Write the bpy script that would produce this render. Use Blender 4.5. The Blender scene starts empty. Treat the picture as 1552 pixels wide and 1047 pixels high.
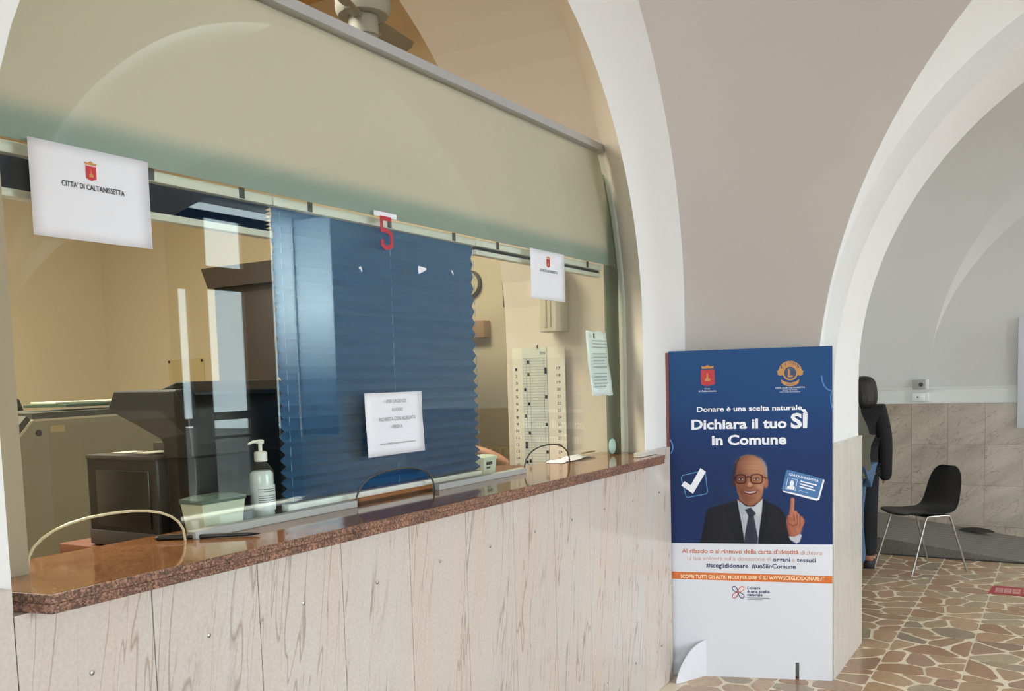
import bpy, bmesh, math, random
import numpy as np
from mathutils import Vector, Matrix
random.seed(7); RNG = np.random.default_rng(7)
SC = bpy.context.scene
COL = SC.collection
PI = math.pi

# ------------------------------------------------------------------ camera, world, lights, exposure
cam = bpy.data.cameras.new('camera'); cam_o = bpy.data.objects.new('camera', cam); COL.objects.link(cam_o)
_r = Vector((0.85733536, 0.513925, -0.02927746)); _d = Vector((0.01765355, -0.08619726, -0.99612167)); _f = Vector((-0.51445547, 0.85349348, -0.08297256))
cam_o.matrix_world = Matrix(((_r.x, -_d.x, -_f.x, 0), (_r.y, -_d.y, -_f.y, 0), (_r.z, -_d.z, -_f.z, 1.55), (0, 0, 0, 1)))
cam.sensor_width = 36; cam.lens = 1400 * 36 / 1552; cam.shift_x = 0; cam.shift_y = (692.39 - 523.5) / 1552
cam.clip_start = 0.05; cam.clip_end = 200
SC.camera = cam_o

w = bpy.data.worlds.new('sky'); SC.world = w; w.use_nodes = True
bg = w.node_tree.nodes['Background']; bg.inputs[0].default_value = (0.82, 0.92, 1.0, 1); bg.inputs[1].default_value = 6.5

def area(name, loc, size, rot, power, color, spread=180):
    l = bpy.data.lights.new(name, 'AREA'); l.shape = 'RECTANGLE'; l.size, l.size_y = size; l.energy = power; l.color = color; l.spread = math.radians(spread)
    o = bpy.data.objects.new(name, l); COL.objects.link(o); o.location = loc; o.rotation_euler = rot; return o
# daylight through the hall's tall windows on its right side and behind the camera, and through the far entrance
area('daylight_right', (5.75, 2.6, 1.75), (3.4, 2.4), (0, math.radians(66), 0), 138, (0.95, 0.975, 1.0), 130)
area('daylight_front', (1.4, -5.5, 1.5), (4.6, 2.2), (math.radians(70), 0, 0), 66, (0.95, 0.975, 1.0), 120)
area('daylight_entrance', (7.6, 8.2, 5.0), (3.4, 3.4), (0, math.radians(54), 0), 2250, (0.96, 0.98, 1.0))
area('side_fill', (4.8, 10.3, 2.5), (1.2, 3.0), (math.radians(-90), 0, 0), 130, (0.9, 0.96, 1.0))  # lamp added behind the frosted window to strengthen its reflection
area('office_lamp', (-4.9, 1.0, 3.6), (2.4, 2.4), (0, 0, 0), 200, (1.0, 0.93, 0.78))
area('office_fill_back', (-4.0, 2.9, 4.2), (1.4, 1.4), (0, 0, 0), 150, (1.0, 0.92, 0.76))  # fill lamp added to brighten the office back wall and arch reveal

SC.view_settings.view_transform = 'Standard'; SC.view_settings.look = 'None'
SC.view_settings.exposure = 0.0; SC.view_settings.gamma = 1.0
try: SC.view_settings.use_curve_mapping = False
except Exception: pass
SC.cycles.max_bounces = 10; SC.cycles.diffuse_bounces = 6; SC.cycles.glossy_bounces = 4; SC.cycles.transparent_max_bounces = 12
SC.cycles.sample_clamp_indirect = 6.0

# ------------------------------------------------------------------ materials
def lin(c): return tuple(((v / 255) / 12.92 if v / 255 <= 0.04045 else ((v / 255 + 0.055) / 1.055) ** 2.4) for v in c) + (1,)
def N(t, typ, **kw):
    n = t.nodes.new(typ)
    for k, v in kw.items(): setattr(n, k, v)
    return n
MATS = {}
def mat(name, col, rough=0.6, metal=0.0, spec=0.5, noise=0.0, nscale=12.0, bump=0.0, bscale=60.0, trans=0.0):
    m = bpy.data.materials.new(name); m.use_nodes = True; t = m.node_tree; b = t.nodes['Principled BSDF']
    c = lin(col); b.inputs['Base Color'].default_value = c
    b.inputs['Roughness'].default_value = rough; b.inputs['Metallic'].default_value = metal; b.inputs['Specular IOR Level'].default_value = spec
    b.inputs['Transmission Weight'].default_value = trans
    if noise or bump: tc = N(t, 'ShaderNodeTexCoord')
    if noise:
        n = N(t, 'ShaderNodeTexNoise'); n.inputs['Scale'].default_value = nscale; n.inputs['Detail'].default_value = 5
        t.links.new(tc.outputs['Object'], n.inputs['Vector'])
        mx = N(t, 'ShaderNodeMix', data_type='RGBA'); mx.inputs['A'].default_value = tuple(v * (1 - noise) for v in c[:3]) + (1,)
        mx.inputs['B'].default_value = tuple(min(1, v * (1 + noise)) for v in c[:3]) + (1,)
        t.links.new(n.outputs['Fac'], mx.inputs['Factor']); t.links.new(mx.outputs['Result'], b.inputs['Base Color'])
    if bump:
        n2 = N(t, 'ShaderNodeTexNoise'); n2.inputs['Scale'].default_value = bscale; n2.inputs['Detail'].default_value = 4
        t.links.new(tc.outputs['Object'], n2.inputs['Vector'])
        bp = N(t, 'ShaderNodeBump'); bp.inputs['Strength'].default_value = bump; bp.inputs['Distance'].default_value = 0.01
        t.links.new(n2.outputs['Fac'], bp.inputs['Height']); t.links.new(bp.outputs['Normal'], b.inputs['Normal'])
    MATS[name] = m; return m

def ramp(t, stops):
    r = N(t, 'ShaderNodeValToRGB'); e = r.color_ramp.elements
    while len(e) < len(stops): e.new(0.5)
    for i, (p, c) in enumerate(stops): e[i].position = p; e[i].color = lin(c) if len(c) == 3 and max(c) > 1.01 else tuple(c)
    return r

def marble(name, base, warm, vein, diag, rough=0.22, contrast=1.0, stretch=7.5):
    """pale veined marble; every slab gets its own offset from its random id"""
    m = bpy.data.materials.new(name); m.use_nodes = True; t = m.node_tree; b = t.nodes['Principled BSDF']; L = t.links.new
    tc = N(t, 'ShaderNodeTexCoord'); oi = N(t, 'ShaderNodeObjectInfo')
    comb = N(t, 'ShaderNodeCombineXYZ')
    for i in range(3):
        mm = N(t, 'ShaderNodeMath', operation='MULTIPLY'); mm.inputs[1].default_value = (37.1, 71.3, 19.7)[i]
        L(oi.outputs['Random'], mm.inputs[0]); L(mm.outputs[0], comb.inputs[i])
    add = N(t, 'ShaderNodeVectorMath', operation='ADD'); L(tc.outputs['Object'], add.inputs[0]); L(comb.outputs[0], add.inputs[1])
    mp = N(t, 'ShaderNodeMapping', vector_type='TEXTURE'); mp.inputs['Rotation'].default_value = diag; mp.inputs['Scale'].default_value = (1, 1, stretch)
    L(add.outputs[0], mp.inputs['Vector'])
    # warm clouds
    n1 = N(t, 'ShaderNodeTexNoise'); n1.inputs['Scale'].default_value = 6; n1.inputs['Detail'].default_value = 4; L(mp.outputs[0], n1.inputs['Vector'])
    r1 = ramp(t, [(0.35, base), (0.68, warm)]); L(n1.outputs['Fac'], r1.inputs['Fac'])
    # thin wandering veins: zero crossings of stretched noise, two scales
    def veins(scale, width, dist, det=3):
        n = N(t, 'ShaderNodeTexNoise'); n.inputs['Scale'].default_value = scale; n.inputs['Detail'].default_value = det; n.inputs['Roughness'].default_value = 0.55; n.inputs['Distortion'].default_value = dist
        L(mp.outputs[0], n.inputs['Vector'])
        s = N(t, 'ShaderNodeMath', operation='SUBTRACT'); s.inputs[1].default_value = 0.5; L(n.outputs['Fac'], s.inputs[0])
        a = N(t, 'ShaderNodeMath', operation='ABSOLUTE'); L(s.outputs[0], a.inputs[0])
        mr = N(t, 'ShaderNodeMapRange'); mr.inputs['From Min'].default_value = 0; mr.inputs['From Max'].default_value = width; mr.inputs['To Min'].default_value = 1; mr.inputs['To Max'].default_value = 0
        L(a.outputs[0], mr.inputs['Value']); return mr.outputs[0]
    v1 = veins(8.5, 0.010, 0.6); v2 = veins(19.0, 0.018, 0.5)
    n3 = N(t, 'ShaderNodeTexNoise'); n3.inputs['Scale'].default_value = 3.2; L(add.outputs[0], n3.inputs['Vector'])
    r3 = N(t, 'ShaderNodeMapRange'); r3.inputs['From Min'].default_value = 0.42; r3.inputs['From Max'].default_value = 0.62; L(n3.outputs['Fac'], r3.inputs['Value'])
    k = N(t, 'ShaderNodeMath', operation='MULTIPLY'); L(v2, k.inputs[0]); L(r3.outputs[0], k.inputs[1])
    k1 = N(t, 'ShaderNodeMath', operation='MULTIPLY'); k1.inputs[1].default_value = 0.8 * contrast; L(v1, k1.inputs[0])
    k2 = N(t, 'ShaderNodeMath', operation='MULTIPLY'); k2.inputs[1].default_value = 0.5 * contrast; L(k.outputs[0], k2.inputs[0])
    mxm = N(t, 'ShaderNodeMath', operation='MAXIMUM'); L(k1.outputs[0], mxm.inputs[0]); L(k2.outputs[0], mxm.inputs[1])
    # fine grain
    n4 = N(t, 'ShaderNodeTexNoise'); n4.inputs['Scale'].default_value = 120; n4.inputs['Detail'].default_value = 3; L(tc.outputs['Object'], n4.inputs['Vector'])
    mx = N(t, 'ShaderNodeMix', data_type='RGBA'); mx.inputs['B'].default_value = lin(vein); L(mxm.outputs[0], mx.inputs['Factor']); L(r1.outputs[0], mx.inputs['A'])
    mg = N(t, 'ShaderNodeMix', data_type='RGBA', blend_type='OVERLAY'); mg.inputs['Factor'].default_value = 0.18; L(mx.outputs['Result'], mg.inputs['A']); L(n4.outputs['Fac'], mg.inputs['B'])
    L(mg.outputs['Result'], b.inputs['Base Color']); b.inputs['Roughness'].default_value = rough
    MATS[name] = m; return m

def granite(name, a, bcol, c, rough):
    m = bpy.data.materials.new(name); m.use_nodes = True; t = m.node_tree; b = t.nodes['Principled BSDF']; L = t.links.new
    tc = N(t, 'ShaderNodeTexCoord')
    v = N(t, 'ShaderNodeTexVoronoi'); v.inputs['Scale'].default_value = 240; L(tc.outputs['Object'], v.inputs['Vector'])
    n = N(t, 'ShaderNodeTexNoise'); n.inputs['Scale'].default_value = 14; n.inputs['Detail'].default_value = 6; L(tc.outputs['Object'], n.inputs['Vector'])
    sp = N(t, 'ShaderNodeSeparateColor'); L(v.outputs['Color'], sp.inputs[0])
    ad = N(t, 'ShaderNodeMath', operation='ADD'); L(sp.outputs[0], ad.inputs[0]); 
    ml = N(t, 'ShaderNodeMath', operation='MULTIPLY'); ml.inputs[1].default_value = 0.9; L(n.outputs['Fac'], ml.inputs[0]); L(ml.outputs[0], ad.inputs[1])
    hf = N(t, 'ShaderNodeMath', operation='MULTIPLY'); hf.inputs[1].default_value = 0.52; L(ad.outputs[0], hf.inputs[0])
    r = ramp(t, [(0.18, a), (0.5, bcol), (0.85, c)]); L(hf.outputs[0], r.inputs['Fac']); L(r.outputs[0], b.inputs['Base Color'])
    b.inputs['Roughness'].default_value = rough; MATS[name] = m; return m

def glass(name, tint, refl=1.0, ior=1.5, rough=0.0):
    """thin sheet glass: Fresnel reflection over a lightly tinted see-through body"""
    m = bpy.data.materials.new(name); m.use_nodes = True; t = m.node_tree; L = t.links.new
    t.nodes.remove(t.nodes['Principled BSDF']); out = t.nodes['Material Output']
    tr = N(t, 'ShaderNodeBsdfTransparent'); tr.inputs[0].default_value = tuple(tint) + (1,)
    gl = N(t, 'ShaderNodeBsdfGlossy'); gl.inputs['Roughness'].default_value = rough; gl.inputs['Color'].default_value = (0.93, 1.0, 0.98, 1)
    lw = N(t, 'ShaderNodeLayerWeight'); lw.inputs[0].default_value = 0.5; f0 = ((ior - 1) / (ior + 1)) ** 2
    pw = N(t, 'ShaderNodeMath', operation='POWER'); pw.inputs[1].default_value = 5; L(lw.outputs['Facing'], pw.inputs[0])
    mu = N(t, 'ShaderNodeMath', operation='MULTIPLY_ADD'); mu.inputs[1].default_value = refl * (1 - f0); mu.inputs[2].default_value = refl * f0; L(pw.outputs[0], mu.inputs[0])
    mx = N(t, 'ShaderNodeMixShader'); L(mu.outputs[0], mx.inputs[0]); L(tr.outputs[0], mx.inputs[1]); L(gl.outputs[0], mx.inputs[2]); L(mx.outputs[0], out.inputs[0])
    MATS[name] = m; return m

def translucent(name, col, frac, rough=0.5):
    m = bpy.data.materials.new(name); m.use_nodes = True; t = m.node_tree; L = t.links.new; b = t.nodes['Principled BSDF']
    b.inputs['Base Color'].default_value = lin(col); b.inputs['Roughness'].default_value = rough
    tl = N(t, 'ShaderNodeBsdfTranslucent'); tl.inputs[0].default_value = lin(col)
    mx = N(t, 'ShaderNodeMixShader'); mx.inputs[0].default_value = frac; out = t.nodes['Material Output']
    L(b.outputs[0], mx.inputs[1]); L(tl.outputs[0], mx.inputs[2]); L(mx.outputs[0], out.inputs[0]); MATS[name] = m; return m

def vcol(name, rough=0.45):
    rough = 0.6
    m = bpy.data.materials.new(name); m.use_nodes = True; t = m.node_tree; b = t.nodes['Principled BSDF']
    a = N(t, 'ShaderNodeVertexColor', layer_name='print'); t.links.new(a.outputs[0], b.inputs['Base Color']); b.inputs['Roughness'].default_value = rough; b.inputs['Specular IOR Level'].default_value = 0.2; MATS[name] = m; return m

def stones(name):
    m = bpy.data.materials.new(name); m.use_nodes = True; t = m.node_tree; b = t.nodes['Principled BSDF']; L = t.links.new
    oi = N(t, 'ShaderNodeObjectInfo'); at = N(t, 'ShaderNodeAttribute', attribute_name='tone'); tc = N(t, 'ShaderNodeTexCoord')
    ad = N(t, 'ShaderNodeMath', operation='ADD'); L(oi.outputs['Random'], ad.inputs[0]); L(at.outputs['Fac'], ad.inputs[1])
    fr = N(t, 'ShaderNodeMath', operation='FRACT'); L(ad.outputs[0], fr.inputs[0])
    r = ramp(t, [(0.0, (170, 140, 112)), (0.14, (186, 154, 122)), (0.28, (196, 164, 130)), (0.42, (158, 126, 104)), (0.56, (190, 154, 120)), (0.7, (168, 130, 100)), (0.84, (190, 172, 138)), (1.0, (150, 134, 114))]); L(fr.outputs[0], r.inputs['Fac'])
    n = N(t, 'ShaderNodeTexNoise'); n.inputs['Scale'].default_value = 30; n.inputs['Detail'].default_value = 6; L(tc.outputs['Object'], n.inputs['Vector'])
    mg = N(t, 'ShaderNodeMix', data_type='RGBA', blend_type='OVERLAY'); mg.inputs['Factor'].default_value = 0.35; L(r.outputs[0], mg.inputs['A']); L(n.outputs['Fac'], mg.inputs['B'])
    L(mg.outputs['Result'], b.inputs['Base Color']); b.inputs['Roughness'].default_value = 0.22; MATS[name] = m; return m

def tread(name):
    m = mat(name, (128, 126, 120), 0.45, 0.3); t = m.node_tree; b = t.nodes['Principled BSDF']; L = t.links.new
    tc = N(t, 'ShaderNodeTexCoord'); mp = N(t, 'ShaderNodeMapping'); mp.inputs['Rotation'].default_value = (0, 0, 0.6); L(tc.outputs['Object'], mp.inputs[0])
    wv = N(t, 'ShaderNodeTexWave'); wv.inputs['Scale'].default_value = 11; wv.bands_direction = 'X'; L(mp.outputs[0], wv.inputs['Vector'])
    r = ramp(t, [(0.2, (92, 90, 85)), (0.8, (160, 158, 152))]); L(wv.outputs['Fac'], r.inputs[0]); L(r.outputs[0], b.inputs['Base Color'])
    bp = N(t, 'ShaderNodeBump'); bp.inputs['Strength'].default_value = 0.6; bp.inputs['Distance'].default_value = 0.004; L(wv.outputs['Fac'], bp.inputs['Height']); L(bp.outputs[0], b.inputs['Normal']); return m

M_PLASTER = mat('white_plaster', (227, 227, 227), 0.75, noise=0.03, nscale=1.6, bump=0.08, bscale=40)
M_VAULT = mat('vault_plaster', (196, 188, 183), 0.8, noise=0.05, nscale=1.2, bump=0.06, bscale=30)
M_FARPL = mat('far_plaster', (220, 220, 218), 0.8, noise=0.04, nscale=1.5, bump=0.05)
M_OFFICE = mat('office_plaster', (216, 203, 172), 0.8, noise=0.06, nscale=1.4)
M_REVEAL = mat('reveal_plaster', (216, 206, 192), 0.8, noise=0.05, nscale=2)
M_OFFCEIL = mat('office_ceiling', (205, 165, 110), 0.85)
M_MARBLE = marble('marble_panel', (200, 194, 189), (203, 189, 177), (142, 120, 104), (-0.16, 0.0, 0.0), 0.16, 0.8, 12.0)
M_PIERM = marble('marble_pier', (208, 204, 196), (216, 210, 200), (176, 166, 152), (0.1, 0.0, 0.0), 0.2, 0.6)
M_TILE = marble('marble_tile', (174, 161, 146), (200, 188, 173), (124, 110, 96), (0.0, 1.0, 0.3), 0.2, 0.8, 4.0)
M_GRAN = granite('granite_edge', (54, 42, 38), (116, 82, 66), (180, 138, 114), 0.35)
M_GRANT = granite('granite_top', (104, 68, 44), (142, 98, 64), (164, 120, 82), 0.07)
M_GROUT = mat('floor_grout', (240, 228, 204), 0.4, noise=0.06, nscale=25)
M_STONE = stones('floor_stone')
M_GLASS = glass('counter_glass', (0.955, 0.975, 0.95), 0.95)
M_DOORGL = glass('door_glass', (0.94, 0.97, 0.96), 0.6)
M_EDGE = mat('polished_glass_edge', (206, 196, 164), 0.2)
M_ALU = mat('brushed_aluminium', (172, 172, 172), 0.5, 0.2)
M_WALU = mat('white_aluminium', (214, 214, 206), 0.4)
M_RAIL = mat('grey_aluminium', (176, 178, 174), 0.45, 0.2)
M_TANMET = mat('tan_metal', (150, 140, 112), 0.5)
M_BLIND = translucent('blue_pleated_fabric', (44, 98, 146), 0.22, 0.6)
M_NAVY = translucent('folded_blue_fabric', (34, 66, 110), 0.15, 0.6)
M_PAPER = mat('white_paper', (224, 226, 234), 0.6)
M_PAPERW = mat('cream_paper', (226, 222, 206), 0.6)
M_INK = mat('black_ink', (40, 40, 44), 0.5)
M_GREYINK = mat('grey_ink', (120, 122, 126), 0.5)
M_RED = mat('red_print', (192, 40, 46), 0.5)
M_RED5 = mat('red_vinyl', (176, 24, 40), 0.35)
M_GOLD = mat('gold_print', (196, 140, 70), 0.5)
M_BLACK = mat('black_plastic', (30, 29, 30), 0.4)
M_BLACK2 = mat('black_plastic_dark', (20, 20, 22), 0.3)
M_DGREY = mat('dark_grey_plastic', (62, 60, 58), 0.45)
M_BEIGE = mat('beige_plastic', (196, 188, 166), 0.5)
M_CABG = mat('grey_laminate', (166, 160, 136), 0.5, noise=0.04, nscale=3)
M_CABEDGE = mat('dark_laminate_edge', (78, 76, 66), 0.5)
M_CABLT = mat('pale_edge', (216, 206, 178), 0.5)
M_WOOD = mat('office_wood', (126, 78, 56), 0.45, noise=0.15, nscale=9)
M_DWOOD = mat('dark_wood', (48, 39, 31), 0.45, noise=0.15, nscale=7)
M_PICT = mat('picture_wood', (116, 84, 52), 0.5)
M_SALMON = mat('bent_wood', (190, 142, 116), 0.45)
M_CREAMMET = mat('cream_metal', (206, 190, 146), 0.5)
M_BOXG = mat('pale_green_card', (196, 206, 188), 0.55)
M_BOXLID = mat('dark_green_lid', (86, 104, 96), 0.4)
M_BOTTLE = glass('clear_plastic', (0.90, 0.95, 0.96), 1.6, 1.45, 0.08)
M_GEL = translucent('hand_gel', (250, 252, 253), 0.15, 0.25)
M_WHITEP = mat('white_plastic', (232, 234, 234), 0.35)
M_FAN = mat('fan_enamel', (128, 130, 124), 0.5)
M_FANB = mat('fan_blade', (112, 106, 88), 0.5)
M_STEEL = mat('chrome_steel', (168, 164, 158), 0.38, 1.0)
M_CHAIR = mat('black_shell', (22, 23, 25), 0.5)
M_BOARD = mat('white_board', (222, 224, 232), 0.5)
M_BOARDE = mat('board_edge', (150, 92, 84), 0.7)
M_PRINT = vcol('poster_print', 0.35)
M_PBLUE = mat('print_light_blue', (72, 132, 190), 0.4)
M_PCARD = mat('print_card_blue', (58, 112, 168), 0.4)
M_PNAVY = mat('print_navy', (38, 52, 98), 0.4)
M_PWHITE = mat('print_white', (236, 238, 246), 0.4)
M_PORANGE = mat('print_orange', (216, 112, 40), 0.4)
M_PSALM = mat('print_salmon', (206, 122, 94), 0.4)
M_PSALML = mat('print_pale_salmon', (204, 160, 144), 0.4)
M_TEAL = mat('pale_teal', (170, 204, 194), 0.4)
M_SKIN = mat('skin', (178, 128, 102), 0.5)
M_HAIR = mat('dark_hair', (30, 24, 22), 0.55, bump=0.5, bscale=90)
M_COAT = mat('black_cloth', (20, 20, 22), 0.85, bump=0.3, bscale=25)
M_OLIVE = mat('olive_cloth', (86, 84, 70), 0.85, noise=0.2, nscale=9, bump=0.3, bscale=25)
M_JEANS = mat('blue_denim', (74, 104, 134), 0.8, noise=0.25, nscale=14)
M_BTROU = mat('black_trousers', (24, 25, 28), 0.85)
M_SHOE = mat('dark_shoe', (36, 36, 40), 0.6)
M_TREAD = tread('ribbed_metal')
M_CHECK = mat('checker_plate', (112, 108, 100), 0.45, 0.3, noise=0.35, nscale=60, bump=0.7, bscale=70)
M_RUBBER = mat('black_rubber', (44, 42, 42), 0.7)
M_DUCT = mat('white_duct', (236, 238, 236), 0.45)
M_SOCKET = mat('grey_socket', (168, 168, 162), 0.45)
M_STICK = mat('red_sticker', (178, 48, 52), 0.4)
M_STICKW = mat('sticker_pink_white', (226, 176, 170), 0.4)
M_NOTE = mat('note_paper', (230, 240, 246), 0.6)
def falloff_frost(name, frac):
    # light falloff painted into the pane colour, fading toward foot and top
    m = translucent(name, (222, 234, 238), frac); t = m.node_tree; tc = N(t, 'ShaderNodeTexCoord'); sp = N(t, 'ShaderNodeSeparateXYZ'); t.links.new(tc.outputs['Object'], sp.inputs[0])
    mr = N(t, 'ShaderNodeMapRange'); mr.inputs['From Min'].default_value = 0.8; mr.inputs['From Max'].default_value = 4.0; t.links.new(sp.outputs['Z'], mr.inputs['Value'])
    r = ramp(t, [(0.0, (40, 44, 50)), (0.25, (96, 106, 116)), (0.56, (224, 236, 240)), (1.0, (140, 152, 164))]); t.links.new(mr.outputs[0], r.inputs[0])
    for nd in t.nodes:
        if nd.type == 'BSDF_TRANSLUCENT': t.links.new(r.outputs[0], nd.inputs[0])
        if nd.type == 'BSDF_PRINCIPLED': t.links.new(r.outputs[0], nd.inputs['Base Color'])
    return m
M_FALLOFF = falloff_frost('painted_falloff_glass', 0.9); M_FALLOFFD = falloff_frost('painted_falloff_door_glass', 0.6)  # both carry the painted brightness falloff
M_DOORF = mat('dark_door_frame', (52, 50, 50), 0.4)
M_PAVE = mat('outdoor_paving', (84, 82, 78), 0.9)
M_FACADE = mat('outdoor_facade', (196, 180, 156), 0.8, noise=0.1, nscale=2)

# frosted upper pane: cream film blending to teal along its lower and right edges
def film_mat():
    m = translucent('frosted_film', (212, 208, 198), 0.5, 0.25); t = m.node_tree; L = t.links.new
    tc = N(t, 'ShaderNodeTexCoord'); sp = N(t, 'ShaderNodeSeparateXYZ'); L(tc.outputs['Object'], sp.inputs[0])
    n = N(t, 'ShaderNodeTexNoise'); n.inputs['Scale'].default_value = 20; n.inputs['Detail'].default_value = 5
    mp = N(t, 'ShaderNodeMapping'); mp.inputs['Scale'].default_value = (1, 3, 0.15); L(tc.outputs['Object'], mp.inputs[0]); L(mp.outputs[0], n.inputs['Vector'])
    ml = N(t, 'ShaderNodeMath', operation='MULTIPLY_ADD'); ml.inputs[1].default_value = 0.012; L(n.outputs['Fac'], ml.inputs[0]); L(sp.outputs['Z'], ml.inputs[2])
    mr = N(t, 'ShaderNodeMapRange', interpolation_type='SMOOTHSTEP'); mr.inputs['From Min'].default_value = 2.13; mr.inputs['From Max'].default_value = 2.20; mr.inputs['To Min'].default_value = 1; mr.inputs['To Max'].default_value = 0; L(ml.outputs[0], mr.inputs['Value'])
    mr2 = N(t, 'ShaderNodeMapRange', interpolation_type='SMOOTHSTEP'); mr2.inputs['From Min'].default_value = 4.08; mr2.inputs['From Max'].default_value = 4.2; L(sp.outputs['Y'], mr2.inputs['Value'])
    mm = N(t, 'ShaderNodeMath', operation='MAXIMUM'); L(mr.outputs[0], mm.inputs[0]); L(mr2.outputs[0], mm.inputs[1])
    mx = N(t, 'ShaderNodeMix', data_type='RGBA'); mx.inputs['A'].default_value = lin((212, 208, 198)); mx.inputs['B'].default_value = lin((166, 180, 176)); L(mm.outputs[0], mx.inputs['Factor'])
    for nd in t.nodes:
        if nd.type == 'BSDF_PRINCIPLED': L(mx.outputs['Result'], nd.inputs['Base Color'])
        if nd.type == 'BSDF_TRANSLUCENT': L(mx.outputs['Result'], nd.inputs[0])
    return m
M_FILM = film_mat()

# ------------------------------------------------------------------ object helpers
def link(name, me, m=None, parent=None):
    o = bpy.data.objects.new(name, me); COL.objects.link(o)
    if m is not None and me is not None: me.materials.append(m)
    if parent is not None: o.parent = parent
    return o
def thing(name, label, cat, loc=(0, 0, 0), rz=0.0, group=None):
    o = bpy.data.objects.new(name, None); COL.objects.link(o); o.location = loc; o.rotation_euler = (0, 0, rz); o.empty_display_size = 0.05
    return tag(o, label, cat, group)
def tag(o, label, cat, group=None):
    o['label'] = label; o['category'] = cat
    if group: o['group'] = group
    return o
def struct(o): o['kind'] = 'structure'; return o

class MB:
    def __init__(s): s.v = []; s.f = []
    def add(s, V, F):
        b = len(s.v); s.v += [tuple(p) for p in V]; s.f += [tuple(i + b for i in f) for f in F]; return s
    def box(s, x0, x1, y0, y1, z0, z1):
        V = [(x, y, z) for z in (z0, z1) for y in (y0, y1) for x in (x0, x1)]
        return s.add(V, [(0, 2, 3, 1), (4, 5, 7, 6), (0, 1, 5, 4), (2, 6, 7, 3), (0, 4, 6, 2), (1, 3, 7, 5)])
    def prism(s, poly, fn, a, b):
        """poly: 2-D outline; fn(p,q,t) gives the 3-D point; extruded from t=a to t=b"""
        n = len(poly); V = [fn(p, q, a) for p, q in poly] + [fn(p, q, b) for p, q in poly]
        F = [tuple(range(n))[::-1], tuple(range(n, 2 * n))] + [(i, (i + 1) % n, n + (i + 1) % n, n + i) for i in range(n)]
        return s.add(V, F)
    def lathe(s, prof, c=(0, 0, 0), n=24, axis=2):
        V = []; F = []
        for r, h in prof:
            for k in range(n):
                a = 2 * PI * k / n; p = [r * math.cos(a), r * math.sin(a), h]
                if axis == 0: p = [p[2], p[0], p[1]]
                if axis == 1: p = [p[0], p[2], p[1]]
                V.append((p[0] + c[0], p[1] + c[1], p[2] + c[2]))
        m = len(prof)
        for i in range(m - 1):
            for k in range(n): F.append((i * n + k, i * n + (k + 1) % n, (i + 1) * n + (k + 1) % n, (i + 1) * n + k))
        F.append(tuple(range(n))[::-1]); F.append(tuple(range((m - 1) * n, m * n)))
        return s.add(V, F)
    def tube(s, pts, r, n=8, closed=False):
        P = [Vector(p) for p in pts]; V = []; F = []; m = len(P)
        prev = None
        for i, p in enumerate(P):
            d = (P[(i + 1) % m] - P[i - 1]) if closed else (P[min(i + 1, m - 1)] - P[max(i - 1, 0)])
            d.normalize()
            if prev is None: u = d.orthogonal().normalized()
            else: u = (prev - d * prev.dot(d)).normalized()
            prev = u; v = d.cross(u); rr = r[i] if isinstance(r, (list, tuple)) else r
            V += [tuple(p + (u * math.cos(2 * PI * k / n) + v * math.sin(2 * PI * k / n)) * rr) for k in range(n)]
        for i in range(m if closed else m - 1):
            j = (i + 1) % m
            F += [(i * n + k, i * n + (k + 1) % n, j * n + (k + 1) % n, j * n + k) for k in range(n)]
        if not closed: F += [tuple(range(n))[::-1], tuple(range((m - 1) * n, m * n))]
        return s.add(V, F)
    def grid(s, G):
        """G: list of rows of points"""
        b = len(s.v); r = len(G); c = len(G[0])
        for row in G: s.v += [tuple(p) for p in row]
        s.f += [(b + i * c + j, b + i * c + j + 1, b + (i + 1) * c + j + 1, b + (i + 1) * c + j) for i in range(r - 1) for j in range(c - 1)]
        return s
    def build(s, name, m, parent=None, smooth=False, bevel=0.0, seg=2, fix=True):
        me = bpy.data.meshes.new(name); me.from_pydata(s.v, [], s.f)
        if bevel or fix:
            bm = bmesh.new(); bm.from_mesh(me)
            if fix: bmesh.ops.recalc_face_normals(bm, faces=bm.faces)
            if bevel:
                es = [e for e in bm.edges if len(e.link_faces) == 2 and e.calc_face_angle(0) > 0.5]
                bmesh.ops.bevel(bm, geom=es, offset=bevel, segments=seg, affect='EDGES', profile=0.5, clamp_overlap=True)
            bm.to_mesh(me); bm.free()
        if smooth:
            me.polygons.foreach_set('use_smooth', [True] * len(me.polygons))
            try: me.set_sharp_from_angle(angle=math.radians(40))
            except Exception: pass
        me.update(); return link(name, me, m, parent)
def box(name, m, d, parent=None, bevel=0.0, seg=2): return MB().box(*d).build(name, m, parent, bevel=bevel, seg=seg, smooth=bool(bevel))

def arc(c, r, a0, a1, n): return [(c[0] + r * math.cos(a0 + (a1 - a0) * i / n), c[1] + r * math.sin(a0 + (a1 - a0) * i / n)) for i in range(n + 1)]

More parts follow.
